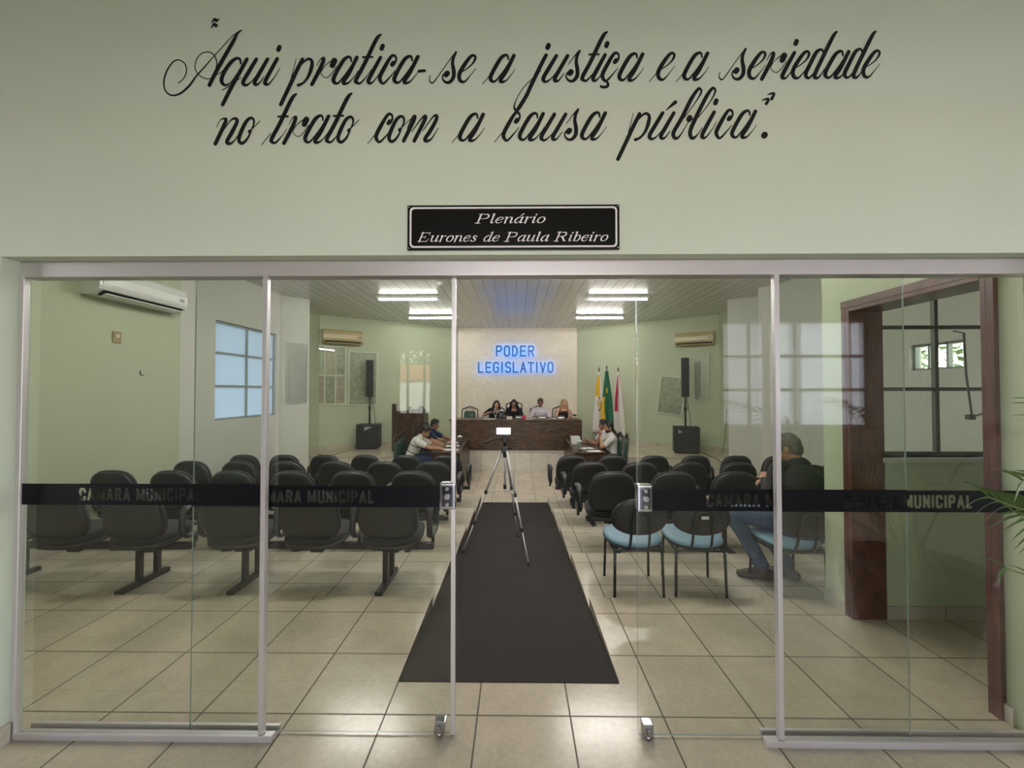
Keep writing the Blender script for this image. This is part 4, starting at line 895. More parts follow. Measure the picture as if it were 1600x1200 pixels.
def wall_frame(label, fn, x0, y0, x1, y1, rz, cols, rows, fm, pm, name='framed_picture', cat='picture', tilt=0, fw=.04):
    a, d = fn(x0, y1), fn(x1, y0); mid = (fn(x0, (y0 + y1) / 2) + fn(x1, (y0 + y1) / 2)) / 2
    W = (V((d.x, d.y, 0)) - V((a.x, a.y, 0))).length; H = (fn((x0 + x1) / 2, y0) - fn((x0 + x1) / 2, y1)).z
    r = thing(name, label, cat, tuple(mid), rz)
    r.rotation_euler = (0, tilt, rz)
    b = MB(); b.box((-W / 2, -.012, -H / 2), (W / 2, -.002, H / 2)); b.build('backing', fm, r)
    f = MB()
    for x in (-W / 2, W / 2 - fw): f.box((x, -.035, -H / 2), (x + fw, -.002, H / 2), bev=.004)
    for z in (-H / 2, H / 2 - fw): f.box((-W / 2, -.034, z), (W / 2, -.002, z + fw), bev=.004)
    cw, ch = W / cols, H / rows
    for i in range(1, cols): f.box((-W / 2 + i * cw - fw * .4, -.032, -H / 2), (-W / 2 + i * cw + fw * .4, -.003, H / 2), bev=.003)
    for j in range(1, rows): f.box((-W / 2, -.031, -H / 2 + j * ch - fw * .5), (W / 2, -.003, -H / 2 + j * ch + fw * .5), bev=.003)
    f.build('frame', fm, r)
    for i in range(cols):
        for j in range(rows):
            p = MB(); p.box((-W / 2 + i * cw + fw * .7, -.018, -H / 2 + j * ch + fw * .9), (-W / 2 + (i + 1) * cw - fw * .7, -.012, -H / 2 + (j + 1) * ch - fw * .9)); p.build('photo', pm[(i + j) % len(pm)], r)
    g = MB(); g.box((-W / 2 + fw * .5, -.024, -H / 2 + fw * .5), (W / 2 - fw * .5, -.021, H / 2 - fw * .5)); g.build('picture_glass', M_PGLASS, r)
    return r
wall_frame('framed panel of six photographs under the yellowed air conditioner', onL, 489, 540, 541, 633, rzL, 3, 2, M_FRAMEW, [M_PHOTO2, M_PHOTO])
wall_frame('framed picture on the angled wall behind the column speaker', onL, 543, 549, 590, 634, rzL, 1, 1, M_FRAMEW, [M_PHOTO])
wall_frame('tilted glossy picture hanging between the flags and the column speaker', onR, 1029, 588, 1070, 648, rzR, 1, 1, M_FRAMEW, [M_PHOTO], tilt=math.radians(7))
wall_frame('narrow glazed notice under the other yellowed air conditioner', onR, 1085, 551, 1108, 625, rzR, 1, 1, M_NOTICE, [M_NOTICE], name='glazed_notice', cat='notice', fw=.018)
def onP(px, py):
    P0 = V((-4.83, 7.93, 0)); dd = (V((-4.38, 8.33, 0)) - P0).normalized(); n_ = V((dd.y, -dd.x, 0)); d = FW * FPX + RT * (px - 800) + UP * (600 - py); o = V((0, 0, CAMH)); t = (P0 - o).dot(n_) / d.dot(n_); return o + d * t
wall_frame('grey poster on the off white angled pier', onP, 447, 536, 481, 630, math.atan2(.40, .45), 1, 1, M_WHITEP, [mat('grey poster print', (.62, .62, .61), .35, var=.25, vs=4)], name='poster', cat='poster', fw=.012)
def plate_on(label, c, rz, w_, h, m, mi, two=True):
    r = thing('wall_switch', label, 'switch plate', tuple(c), rz)
    b = MB(); b.box((-w_ / 2, -.012, -h / 2), (w_ / 2, 0, h / 2), bev=.003); b.build('cover_plate', m, r)
    b = MB(); b.box((-w_ * .2, -.017, -h * .05), (w_ * .25, -.011, h * .28), bev=.002); b.build('rocker', mi, r)
    return r
plate_on('tan switch plate below the white air conditioner', at(182, 527, X=-4.75), PI / 2, .10, .135, M_SOCKD, M_SOCK)
b = MB(); p0, p1, p2 = at(219, 579, X=-4.745), at(219.5, 586, X=-4.745), at(225, 586.5, X=-4.745); b.tube([p0, p1, p2], .006, 6)
tag(b.build('wire_hook', M_BSTEEL), 'small bent wire hook on the pale green wall under the switch plate', 'hook')
so = thing('wall_socket', 'wall socket with black plug low on the angled wall', 'socket', tuple(onL(491, 685)), rzL)
b = MB(); b.box((-.05, -.014, -.07), (.05, 0, .07), bev=.004); b.build('cover_plate', M_SOCK, so)
b = MB(); b.tube([(0, -.01, .0), (0, -.06, .0)], .022, 10); b.tube([(0, -.06, 0), (.03, -.08, -.06), (.05, -.06, -.2)], .006, 6); b.build('plug', M_CABLE, so)
# ceiling lights
def tube_light(label, x, y, M_TUBE=M_TUBE):
    r = thing('fluorescent_light', label, 'ceiling light', (x, y, 3.52), 0, 'tube ceiling lights')
    b = MB(); b.prism([(-.63, -.035, 0), (-.63, .035, 0), (-.63, .08, -.045), (-.63, .075, -.05), (-.63, .03, -.03), (-.63, -.03, -.03), (-.63, -.075, -.05), (-.63, -.08, -.045)], (1.26, 0, 0)); b.build('housing', M_WHITEP, r)
    t = MB(); t.tube([(-.59, 0, -.062), (.59, 0, -.062)], .018, 12); o = t.build('tube', M_TUBE, r)
    for s in (-1, 1):
        k = MB(); k.box((s * .605 - .016, -.024, -.085), (s * .605 + .016, .024, -.02), bev=.003); k.build('holder', M_WHITEP, o)
tube_light('lit tube ceiling light, closer of the two above the lectern side', -2.22, 8.08)
tube_light('lit tube ceiling light, farther of the two above the lectern side', -2.16, 10.15)
tube_light('lit tube ceiling light, closer of the two above the flags side', 2.08, 8.12)
tube_light('lit tube ceiling light, farther of the two above the flags side', 2.13, 10.18)
for y, nm in ((6.02, 'above the third row of benches'), (3.96, 'just inside the glass doors')):
    for x, sd_ in ((-2.25, 'on the air conditioner side'), (1.25, 'on the brown door side')):
        tube_light('tube ceiling light %s, %s' % (nm, sd_), x, y, M_TUBE2)
sd = thing('smoke_detector', 'small white disc detector on the slatted ceiling', 'detector', (at(687, 443, Z=3.5).x, at(687, 443, Z=3.5).y, 3.52))
b = MB(); b.lathe([(.06, 0), (.06, -.02), (.045, -.04), (.001, -.045)]); b.build('body', M_WHITEP, sd)

# backlit sign letters
SGN = thing('backlit_sign', 'blue backlit capitals on the cream plaster wall', 'sign', (0, 12.2, 2.55))
BL = {'P': [[(0, 0), (0, 1), (.45, 1), (.6, .88), (.6, .62), (.45, .48), (0, .48)]], 'O': [[(.15, 0), (0, .18), (0, .82), (.15, 1), (.45, 1), (.6, .82), (.6, .18), (.45, 0), (.15, 0)]],
 'D': [[(0, 0), (0, 1), (.3, 1), (.55, .72), (.55, .28), (.3, 0), (0, 0)]], 'E': [[(.58, 0), (0, 0), (0, 1), (.58, 1)], [(0, .5), (.5, .5)]],
 'R': [[(0, 0), (0, 1), (.45, 1), (.6, .88), (.6, .64), (.45, .5), (0, .5)], [(.3, .5), (.6, 0)]], 'L': [[(0, 1), (0, 0), (.55, 0)]],
 'G': [[(.6, .84), (.45, 1), (.15, 1), (0, .82), (0, .18), (.15, 0), (.45, 0), (.6, .15), (.6, .48), (.35, .48)]], 'I': [[(.1, 0), (.1, 1)]],
 'S': [[(.6, .86), (.47, 1), (.15, 1), (.02, .86), (.02, .66), (.15, .53), (.47, .47), (.6, .34), (.6, .14), (.47, 0), (.15, 0), (0, .14)]],
 'A': [[(0, 0), (.3, 1), (.6, 0)], [(.1, .33), (.5, .33)]], 'T': [[(0, 1), (.64, 1)], [(.32, 1), (.32, 0)]], 'V': [[(0, 1), (.3, 0), (.6, 1)]]}
def sign_row(txt, px0, px1, pyt, pyb):
    p0, p1 = at(px0, pyb, Y=12.12), at(px1, pyt, Y=12.12); Wt, H = p1.x - p0.x, p1.z - p0.z
    wds = [.2 if c == 'I' else .6 for c in txt]; gap = (Wt - sum(wds) * H * .80) / (len(txt) - 1); cur = p0.x
    for c, wd in zip(txt, wds):
        def solid(name, m, y0, y1, th, par):
            b = MB(); j = 0
            for L in BL[c]:
                for i in range(len(L) - 1):
                    (xa, za), (xb, zb) = L[i], L[i + 1]
                    a, e = V((cur + xa * H * .80, 0, p0.z + za * H)), V((cur + xb * H * .80, 0, p0.z + zb * H)); d = (e - a).normalized(); n_ = V((-d.z, 0, d.x)) * th / 2
                    a -= d * th * .45; e += d * th * .45
                    j += 1; b.prism([q + V((0, y0 + 12.2 - .0012 * j, 0)) - SGN.location for q in (a + n_, e + n_, e - n_, a - n_)], (0, y1 - y0, 0))
            return b.build(name, m, par)
        o = solid('letter', M_SIGNB, -.11, -.075, .043, SGN); solid('light_strip', M_LED, -.074, -.06, .028, o)
        b = MB(); (xa, za), (xb, zb) = BL[c][0][0], BL[c][0][1]; q = V((cur + (xa + xb) / 2 * H * .80, 0, p0.z + (za + zb) / 2 * H - 2.55)); b.tube([q + V((0, -.06, 0)), q], .008, 8); b.build('standoff', M_BSTEEL, o)
        cur += wd * H * .80 + gap
sign_row('PODER', 776, 833.5, 541, 556); sign_row('LEGISLATIVO', 748, 863.5, 566.5, 581.5)

# ================================================================== TRIPOD AND PHONE
tr = thing('camera_tripod', 'silver tripod standing on the black mat', 'tripod', (0, 0, 0))
fa = at(826, 881, X=.123); fa = V((.123, 3.96, rampz(3.96))); fb = V((-.585, 4.35, rampz(4.35))); fc = V((.02, 4.95, rampz(4.95)))
ap = V((at(789, 700, Y=4.40).x, 4.40, at(789, 700, Y=4.40).z))
tips = [ap + (f - ap).normalized() * .03 for f in (fa, fb, fc)]
for f, tp in zip((fa, fb, fc), tips):
    d = (f - tp).normalized(); L = (f - tp).length; s0 = tp + V((d.x, d.y, 0)).normalized() * .025
    d = (f - s0).normalized(); L = (f - s0).length
    b = MB(); b.tube([s0, s0 + d * L * .42], .0125, 10); leg = b.build('leg', M_ALU, tr)
    b = MB(); b.tube([s0 + d * L * .40, s0 + d * L * .72], .010, 10); b.build('middle_section', M_ALU, leg)
    b = MB(); b.tube([s0 + d * L * .70, s0 + d * L * .985], .0075, 10); b.build('lower_section', M_ALU, leg)
    for q in (.41, .71):
        b = MB(); b.box(s0 + d * L * q - V((.017, .017, .02)), s0 + d * L * q + V((.017, .017, .02)), bev=.005); b.build('leg_lock', M_BSTEEL, leg)
    b = MB(); b.tube([s0 + d * (L - .03), s0 + d * L], .012, 10); b.build('rubber_foot', M_BSTEEL, leg)
    b = MB(); m_ = s0 + d * L * .41; c0 = V((ap.x, ap.y, m_.z + .005)); b.tube([m_, c0], .005, 6); b.build('brace', M_ALU, tr)
b = MB(); b.tube([ap + V((0, 0, -.42)), ap + V((0, 0, .06))], .011, 10); b.build('centre_column', M_ALU, tr)
b = MB(); b.box(ap + V((-.038, -.034, -.05)), ap + V((.038, .034, .02)), bev=.012); b.tube([ap + V((0, 0, -.1)), ap + V((0, 0, -.02))], .022, 10); b.tube([ap + V((.03, 0, .0)), ap + V((.075, 0, .0))], .012, 10); b.build('crown', M_BSTEEL, tr)
b = MB(); b.tube([ap + V((0, 0, -.45)), ap + V((0, 0, -.40))], .018, 10); b.build('brace_hub', M_BSTEEL, tr)
b = MB(); b.tube([ap + V((0, 0, .02)), ap + V((0, 0, .09))], .017, 10); b.box(ap + V((-.026, -.024, .06)), ap + V((.026, .024, .12)), bev=.01); b.tube([ap + V((-.045, 0, .092)), ap + V((.04, 0, .092))], .014, 10); b.box(ap + V((-.04, -.03, .12)), ap + V((.04, .03, .135)), bev=.004); b.build('pan_head', M_BSTEEL, tr)
b = MB(); hp = at(757, 693, Y=4.28); b.tube([ap + V((-.02, -.01, .11)), V((hp.x + .09, 4.3, hp.z + .045)), V((hp.x, 4.27, hp.z))], [.006, .010, .013], 10); b.build('pan_handle', M_BSTEEL, tr)
ph = thing('smartphone', 'phone with a lit white screen held sideways on the tripod', 'phone', (ap.x - .015, 4.39, ap.z + .135))
b = MB(); b.box((-.084, -.006, .012), (.084, .006, .095), bev=.005); b.build('body', M_BSTEEL, ph)
b = MB(); b.box((-.078, -.0075, .017), (.078, -.0055, .090)); sc_ = b.build('screen', M_SCREEN, ph)
for x in (-.062, -.035):
    b = MB(); b.box((x, -.0085, .017), (x + .004, -.0070, .090)); b.build('screen_line', M_GREYP, sc_)
b = MB(); b.box((.02, -.0085, .05), (.05, -.0070, .053)); b.box((.01, -.0085, .035), (.045, -.0070, .038)); b.box((.038, -.0085, .062), (.046, -.0070, .07)); b.build('screen_icon', M_GREYP, sc_)
b = MB(); b.box((-.022, -.014, .0), (.022, .016, .016), bev=.003); b.box((-.012, .007, .0), (.012, .016, .1), bev=.003); b.build('clamp', M_BSTEEL, ph)

# ================================================================== THINGS ON THE TABLES
HZT = DZ + .768
def on_head(px, dy=.25): return V((at(px, 655, Y=10.0 + dy).x, 10.0 + dy, HZT))
def name_block(label, px, w_, h, m, dy=.18):
    p = on_head(px, dy); r = thing('desk_name_plate', label, 'name plate', tuple(p), 0, 'desk name plates')
    b = MB(); b.prism([(-w_ / 2, -.03, 0), (-w_ / 2, .03, 0), (-w_ / 2, .006, h), (-w_ / 2, -.006, h)], (w_, 0, 0)); b.build('block', m, r)
    k = MB(); k.box((-w_ * .38, -.026, h * .3), (w_ * .38, -.020, h * .55), rot=(-.2, 0, 0)); k.build('text_strip', M_GREYP, r)
M_NP1 = mat('pale wooden plate', (.42, .36, .25), .4); M_NP2 = mat('dark wooden plate', (.06, .045, .03), .4)
name_block('pale name plate in front of the woman in glasses', 796, .15, .07, M_NP1); name_block('dark name plate in front of the woman in glasses', 811, .2, .09, mat('dark green plate', (.02, .035, .025), .4), .3)
name_block('small dark name plate beside the man in a pale shirt', 835, .1, .07, M_NP2); name_block('wide dark name plate in front of the man in a pale shirt', 847.5, .21, .085, M_NP2, .3)
name_block('small dark name plate beside the blonde woman', 866, .12, .055, M_NP2); name_block('black name plate in front of the blonde woman', 877, .16, .075, M_PLATE, .3)
def glass_cup(label, p, rr, h, name='drinking_glass', cat='glass', lid=False):
    r = thing(name, label, cat, tuple(p), 0)
    b = MB(); b.lathe([(rr * .8, 0), (rr, h), (rr * .9, h), (rr * .72, .008), (.001, .008)], n=18); b.build('glass_wall', M_WATER, r)
    b = MB(); b.lathe([(.001, .01), (rr * .70, .01), (rr * .8, h * .6), (.001, h * .6)], n=18); b.build('water', M_WATER, r)
    if lid:
        b = MB(); b.lathe([(rr * 1.02, h), (rr * 1.02, h + .02), (.01, h + .035), (.001, h + .05)], n=18); b.build('lid', M_WHITEP, r)
        b = MB(); b.tube([(rr, 0, h * .85), (rr + .06, 0, h * .8), (rr + .06, 0, h * .35), (rr * .9, 0, h * .25)], .008, 8); b.build('handle', M_WATER, r)
glass_cup('clear water jug between the two dark haired women', on_head(784, .35), .07, .2, 'water_jug', 'jug', True)
glass_cup('drinking glass next to the clear water jug', on_head(789.5, .3), .035, .11)
glass_cup('drinking glass by the empty chair with the green pad', on_head(737, .3), .035, .12)
glass_cup('drinking glass between the man and the blonde woman', on_head(867, .4), .035, .13)
def sheet(label, p, w_, d, rz=0, name='paper_sheet', m=None, rx=0):
    r = MB(); r.box((-w_ / 2, -d / 2, 0), (w_ / 2, d / 2, .004)); o = r.build(name, m or M_PAPER); o.location = p; o.rotation_euler = (rx, 0, rz)
    return tag(o, label, 'paper')
sheet('white papers under the woman with the microphone', on_head(765, .25), .30, .21); sheet('white paper beside the pink paper flower', on_head(826, .15), .2, .14)
pf = thing('paper_flower', 'crumpled pink paper flower on the head table', 'flower', tuple(on_head(818.5, .14)))
b = MB()
for k in range(9): b.ell((.035 * math.cos(k * 2.4), .03 * math.sin(k * 2.4), .03 + .006 * k), (.03, .022, .026), 8, Rm(k, k * 2, k))
b.build('petals', M_PINK, pf); b = MB(); b.tube([(0, 0, 0), (0, 0, .04)], .01, 8); b.build('stem', M_LEAF, pf)
bo = thing('water_bottle', 'pinkish plastic bottle standing at the end of the head table', 'bottle', tuple(on_head(890, .3)))
b = MB(); b.lathe([(.001, 0), (.04, 0), (.042, .02), (.042, .16), (.035, .2), (.015, .235), (.015, .25), (.001, .25)], n=16); b.build('body', mat('pink tinted plastic', (.45, .25, .22), .2), bo)
b = MB(); b.lathe([(.018, .245), (.018, .27), (.001, .272)], n=14); b.build('cap', M_WHITEP, bo)
pp = thing('table_plant', 'little green plant at the end of the head table', 'plant', tuple(on_head(898, .3)))
b = MB(); b.lathe([(.03, 0), (.042, .07), (.036, .07), (.001, .06)], n=14); b.build('pot', M_WATER, pp)
b = MB()
for k in range(14):
    a, e = k * 2.4, .4 + .5 * random.random(); d = V((math.cos(a) * math.cos(e), math.sin(a) * math.cos(e), math.sin(e))); s_ = V((-math.sin(a), math.cos(a), 0)) * .018
    c0 = V((0, 0, .06)); m_ = c0 + d * .07; t_ = c0 + d * .12; b.poly([c0, m_ + s_, t_, m_ - s_])
b.build('leaves', M_LEAF, pp)
DT = FZ + .77
def on_side(px, Y): return V((at(px, 690, Y=Y).x, Y, DT))
sheet('white paper under the striped man\'s hands', (-1.36, 8.25, DT), .3, .21); sheet('white paper in front of the man in maroon', (-1.42, 8.85, DT), .3, .21, .2); sheet('white paper nearest the head table on the three men\'s desk', (-1.5, 9.4, DT), .28, .2, -.1)
glass_cup('drinking glass on the three men\'s desk', (-1.28, 8.05, DT), .035, .11); glass_cup('water jug on the three men\'s desk near the aisle', (-1.27, 8.9, DT), .055, .19, 'water_jug', 'jug', True)
sheet('white paper in front of the bearded man', (1.56, 8.1, DT), .3, .21); sheet('white papers by the elbow of the bearded man', (1.48, 8.5, DT), .3, .21, .3)
glass_cup('clear water jug on the desk by the flags', (1.30, 8.2, DT), .055, .18, 'water_jug', 'jug', True); glass_cup('drinking glass nearest the corner of the desk by the flags', (1.43, 8.05, DT), .033, .10); glass_cup('drinking glass near the white box', (1.36, 8.75, DT), .035, .11)
bx = MB(); bx.box((-.10, -.14, 0), (.10, .14, .17), bev=.006); o = bx.build('document_box', M_WHITEP); o.location = (1.36, 9.25, DT); tag(o, 'white document box on the desk by the flags', 'box')
sheet('sheet of paper held upright by the man behind the bearded man', (1.62, 9.05, DT + .13), .3, .2, PI / 2, m=M_PAPER, rx=1.0)

# ================================================================== POTTED PALM IN THE LOBBY
px_, py_ = 2.34, 1.22
pa = thing('potted_palm', 'potted palm in front of the glass with arching feathery fronds', 'palm', (px_, py_, 0))
b = MB(); b.lathe([(.001, 0), (.20, 0), (.25, .18), (.29, .40), (.31, .52), (.33, .54), (.33, .58), (.29, .58), (.28, .5), (.001, .5)], n=32); b.build('pot', M_POT, pa)
b = MB(); b.lathe([(.001, .52), (.275, .52), (.27, .49), (.001, .49)], n=24); b.build('soil', M_SOIL, pa)
def frond(base, tip, sag, nl, ll, seed, roll=0.25):
    rnd = random.Random(seed); base, tip = V(base), V(tip); pts = []
    for k in range(13):
        u = k / 12; p = base.lerp(tip, u); p.z += sag * math.sin(PI * min(1, u * 1.02)) ; pts.append(p)
    b = MB(); b.tube(pts, [.007 * (1 - .75 * k / 12) + .0012 for k in range(13)], 6); st = b.build('frond', M_STEM, pa)
    b = MB()
    for k in range(nl):
        u = .34 + .66 * k / (nl - 1); i = min(11, int(u * 12)); p = pts[i].lerp(pts[i + 1], u * 12 - i); d = (pts[i + 1] - pts[i]).normalized()
        side = d.cross(V((0, 0, 1))).normalized(); side = (side * math.cos(roll) + side.cross(d).normalized() * math.sin(roll)).normalized()
        for s in (-1, 1):
            L = ll * (1 - .45 * abs(u - .6) / .4) * rnd.uniform(.85, 1.1); dirn = (d * (.55 + .6 * (u - .34)) + side * s * (1.05 - .7 * (u - .34)) + V((0, 0, .25))).normalized()
            wv = (dirn.cross(V((0, 0, 1))).normalized() * math.cos(roll) + dirn.cross(V((.88, .47, 0))).normalized() * math.sin(roll)) * L * .05; q = []
            for j in range(6):
                t = j / 5; c_ = p + dirn * L * t + V((0, 0, -L * .42 * t * t)); w2 = wv * (math.sin(PI * (.12 + .88 * t)) if t < 1 else .02); q.append((c_ - w2, c_ + V((0, 0, .004 * (1 - t))), c_ + w2))
            vs = [[b.b.verts.new(x) for x in r] for r in q]
            for j in range(5):
                for m in range(2): b.b.faces.new((vs[j][m], vs[j][m + 1], vs[j + 1][m + 1], vs[j + 1][m]))
    b.build('leaflets', M_LEAF, st)
top = [(-.02, .0, .62), (.02, .03, .64), (0, -.03, .6)]
def rel(px, py, Y): q = at(px, py, Y=Y); return (q.x - px_, q.y - py_, q.z)
frond(top[0], rel(1548, 778, 1.30), .12, 19, .21, 1, 1.0)
frond(top[1], rel(1600, 752, 1.08), .20, 16, .20, 2, .9)
frond(top[2], rel(1572, 888, 1.12), .07, 9, .13, 3, .7)
frond(top[0], rel(1660, 640, 1.0), .20, 15, .27, 4)
frond(top[1], rel(1585, 800, 1.42), .14, 17, .20, 5, 1.2)
for k, (dx, dy, dz) in enumerate(((.5, -.3, 1.25), (.35, -.55, 1.05), (-.25, -.75, 1.3), (.1, -.6, 1.5), (.55, .1, 1.35), (-.55, -.5, 1.0), (.6, -.4, .85))):
    frond(top[k % 3], (dx, dy, dz), .25, 14, .28, 10 + k)
for k, (dx, dy) in enumerate(((0, 0), (.05, .04), (-.04, .05), (.02, -.06))):
    b = MB(); b.tube([(dx * 2, dy * 2, .51), (dx, dy, .6), (dx * .6, dy * .6, .72)], [.017, .014, .008], 8); b.build('stem', M_STEM, pa)

# pendant lamps of the lobby, seen mirrored in the glass
for nm, x, y, z in (('pendant lamp closer to the front wall, mirrored in the sliding door', -.91, -1.2, 2.02), ('pendant lamp farther from the front wall, mirrored in the sliding door', -.98, -1.75, 1.98)):
    r = thing('pendant_lamp', 'white ' + nm, 'lamp', (x, y, z), 0)
    b = MB(); b.lathe([(.15, 0), (.14, .09), (.11, .17), (.06, .22), (.02, .23), (.02, .22), (.055, .21), (.10, .16), (.13, .085), (.14, 0)], n=24); b.build('lamp_shade', M_WHITEP, r)
    b = MB(); b.tube([(0, 0, .22), (0, 0, 3.62 - z)], .006, 6); b.build('cord', M_CABLE, r)
    b = MB(); b.ell((0, 0, .1), (.04, .04, .055)); b.build('bulb', mat('lit bulb ' + str(y), (1, 1, 1), .4, var=0, emit=(1, .93, .82), es=6), r)

# ---- the yard behind the photographer
b = MB(); b.box((-60, -70, -.2), (60, -2.7, -.03)); struct('ground', b, M_YARD, 'sunlit concrete yard outside the lobby', 'yard')
g = thing('yard_gate', 'white barred gate across the yard', 'gate', (-3.6, -13.4, -.03))
b = MB(); b.box((-6, -.03, 1.9), (12, .03, 1.98)); b.box((-6, -.03, .08), (12, .03, .16)); b.box((-6, .02, .1), (12, .035, 1.9)); b.build('frame', M_GATE, g)
b = MB()
for k in range(121): b.box((-6 + k * .15 - .02, -.02, .1), (-6 + k * .15 + .02, .02, 1.95))
b.build('bars', M_GATE, g)
hs = thing('neighbour_house', 'low house with terracotta roof beyond the gate', 'house', (-4, -20, -.03))
b = MB(); b.box((-9, -5, 0), (12, 0, 2.35)); b.build('wall', M_OFFW, hs)
b = MB(); b.prism([(-9.6, .6, 2.25), (-9.6, -2.5, 3.35), (-9.6, -5.6, 2.25)], (22, 0, 0)); b.build('roof', M_ROOF, hs)
def leafball(b, c, r, n, sz):
    for _ in range(n):
        d = V((random.gauss(0, 1), random.gauss(0, 1), random.gauss(0, 1))).normalized() * random.uniform(.55, 1.0)
        p = V(c) + V((d.x * r[0], d.y * r[1], d.z * r[2])); a = V((random.gauss(0, 1), random.gauss(0, 1), random.gauss(0, 1))).normalized() * sz; e = a.orthogonal().normalized() * sz * .5
        b.poly([p - a, p + e, p + a, p - e])
for nm, c in (('leafy tree above the terracotta roof', (-8.5, -27, 4.6)), ('leafy tree beyond the yard on the entrance side', (6, -26, 5))):
    t_ = thing('yard_tree', nm, 'tree', (c[0], c[1], -.03)); b = MB(); b.tube([(0, 0, 0), (.1, .1, 2.0), (-.1, .1, 4)], [.25, .2, .12], 10); b.build('trunk', M_WOODV, t_)
    b = MB(); leafball(b, (0, 0, c[2]), (3.6, 2.6, 1.9), 2600, .16); b.build('crown', M_LEAFD, t_)
hb = MB(); leafball(hb, (6.2, 5.3, 1.6), (.8, 1.6, 1.6), 1800, .07); hb.tube([(6.2, 5.3, -.2), (6.2, 5.3, 1.4)], .06, 8)
tag(hb.build('garden_shrub', M_LEAFD), 'green shrub outside the small high window', 'shrub')
b = MB(); b.box((4.9, -6, -.25), (60, 60, -.2)); struct('ground.001', b, M_YARD, 'ground outside the hall beside the shrub', 'ground')

# ================================================================== PEOPLE
def skin_mat(name, col): return mat(name, col, .5, var=.06, vs=20, spec=.4)
M_EYE = mat('dark eye', (.02, .015, .012), .2, var=0); M_LIP = {}
S1 = skin_mat('light tan skin', (.52, .29, .19)); S2 = skin_mat('tan skin', (.40, .21, .13)); S3 = skin_mat('brown skin', (.27, .13, .08)); S4 = skin_mat('fair skin', (.60, .36, .26))
M_LIPS = mat('lips', (.36, .10, .08), .4, var=0)
H_BLK = mat('black hair', (.010, .008, .007), .45, var=.3, vs=90, bump=.6, bs=160); H_BLD = mat('blonde hair', (.42, .24, .09), .45, var=.35, vs=70, bump=.6, bs=160)
H_GRY = mat('grey streaked hair', (.105, .095, .075), .5, var=.75, vs=85, bump=1.0, bs=150); H_BRN = mat('dark brown greying hair', (.05, .035, .025), .5, var=.4, vs=90, bump=.5)
def cloth(name, c, **k): return mat(name, c, .85, var=.1, vs=14, bump=.35, bs=34, spec=.2, **k)
def remesh(mb, name, mats, parent, vox, sm=4, paint=None):
    """fuse the overlapping pieces into one continuous surface"""
    bmesh.ops.recalc_face_normals(mb.b, faces=mb.b.faces[:])
    me = bpy.data.meshes.new('m'); mb.b.to_mesh(me); mb.b.free(); o = bpy.data.objects.new('m', me); COL.objects.link(o)
    md = o.modifiers.new('r', 'REMESH'); md.mode = 'VOXEL'; md.voxel_size = vox; md.use_smooth_shade = True
    if sm: ms = o.modifiers.new('s', 'SMOOTH'); ms.factor = .5; ms.iterations = sm
    bpy.context.view_layer.update()
    m2 = bpy.data.meshes.new_from_object(o.evaluated_get(bpy.context.evaluated_depsgraph_get())); bpy.data.objects.remove(o); bpy.data.meshes.remove(me)
    m2.name = name; m2.materials.clear()
    for m in mats: m2.materials.append(m)
    for p in m2.polygons: p.use_smooth = True
    if paint:
        for p in m2.polygons: p.material_index = paint(p.center)
    r = bpy.data.objects.new(name, m2); COL.objects.link(r); r.parent = parent
    return r
def ik(S, H, a, b, pole):
    d = H - S; L = min(d.length, (a + b) * .999); u = d.normalized(); x = (a * a - b * b + L * L) / (2 * L); h = math.sqrt(max(0, a * a - x * x))
    p = V(pole); p = p - u * p.dot(u); p.normalize(); E = S + u * x + p * h; return E, S + u * L
def lerp_pts(pts, k=4): return [V(q) for q in catmull([tuple(p) for p in pts], k)]
def hand_parts(b, W, d, nrm, curl, s, mirror):
    """palm, four fingers of different lengths and a thumb from the side of the palm; d = pointing direction, nrm = back of the hand"""
    d = d.normalized(); nrm = (nrm - d * nrm.dot(d)).normalized(); side = d.cross(nrm) * mirror
    b.tube([W - d * .01 * s, W + d * .03 * s, W + d * .075 * s, W + d * .092 * s], [(.024 * s, .019 * s), (.034 * s, .016 * s), (.040 * s, .014 * s), (.036 * s, .011 * s)], 12, xax=side, dome=True)
    for k, (o, L, r) in enumerate(((-.030, .068, .0082), (-.010, .078, .0086), (.010, .074, .0084), (.030, .058, .0074))):
        p = W + d * .088 * s + side * o * s; dd = d + side * o * 1.5; pts = [p - d * .012 * s, p]; c = curl * (1 + .12 * k)
        for j in range(3):
            dd = (dd * math.cos(c * .55) - nrm * math.sin(c * .55)).normalized(); nn = None
            p = p + dd * L * s * (.45, .32, .23)[j]; pts.append(p); 
            dd = dd
            d2 = dd
            nrm_j = (nrm - d2 * nrm.dot(d2)).normalized(); dd = (d2 * math.cos(c * .45) - nrm_j * math.sin(c * .45)).normalized()
        b.tube(pts, [r * s * q for q in (1.05, 1.05, 1.0, .92, .78)], 8, xax=side, dome=True)
    p = W + d * .02 * s - side * .028 * s; td = (d * .75 - side * .62 - nrm * (.15 + .3 * curl)).normalized(); pts = [p, p + td * .03 * s]
    td = (td + side * .25 * curl - nrm * .2 * curl + d * .25).normalized(); pts.append(pts[-1] + td * .030 * s); pts.append(pts[-1] + td * .024 * s)
    b.tube(pts, [.0125 * s, .0115 * s, .0098 * s, .0075 * s], 8, xax=nrm, dome=True)
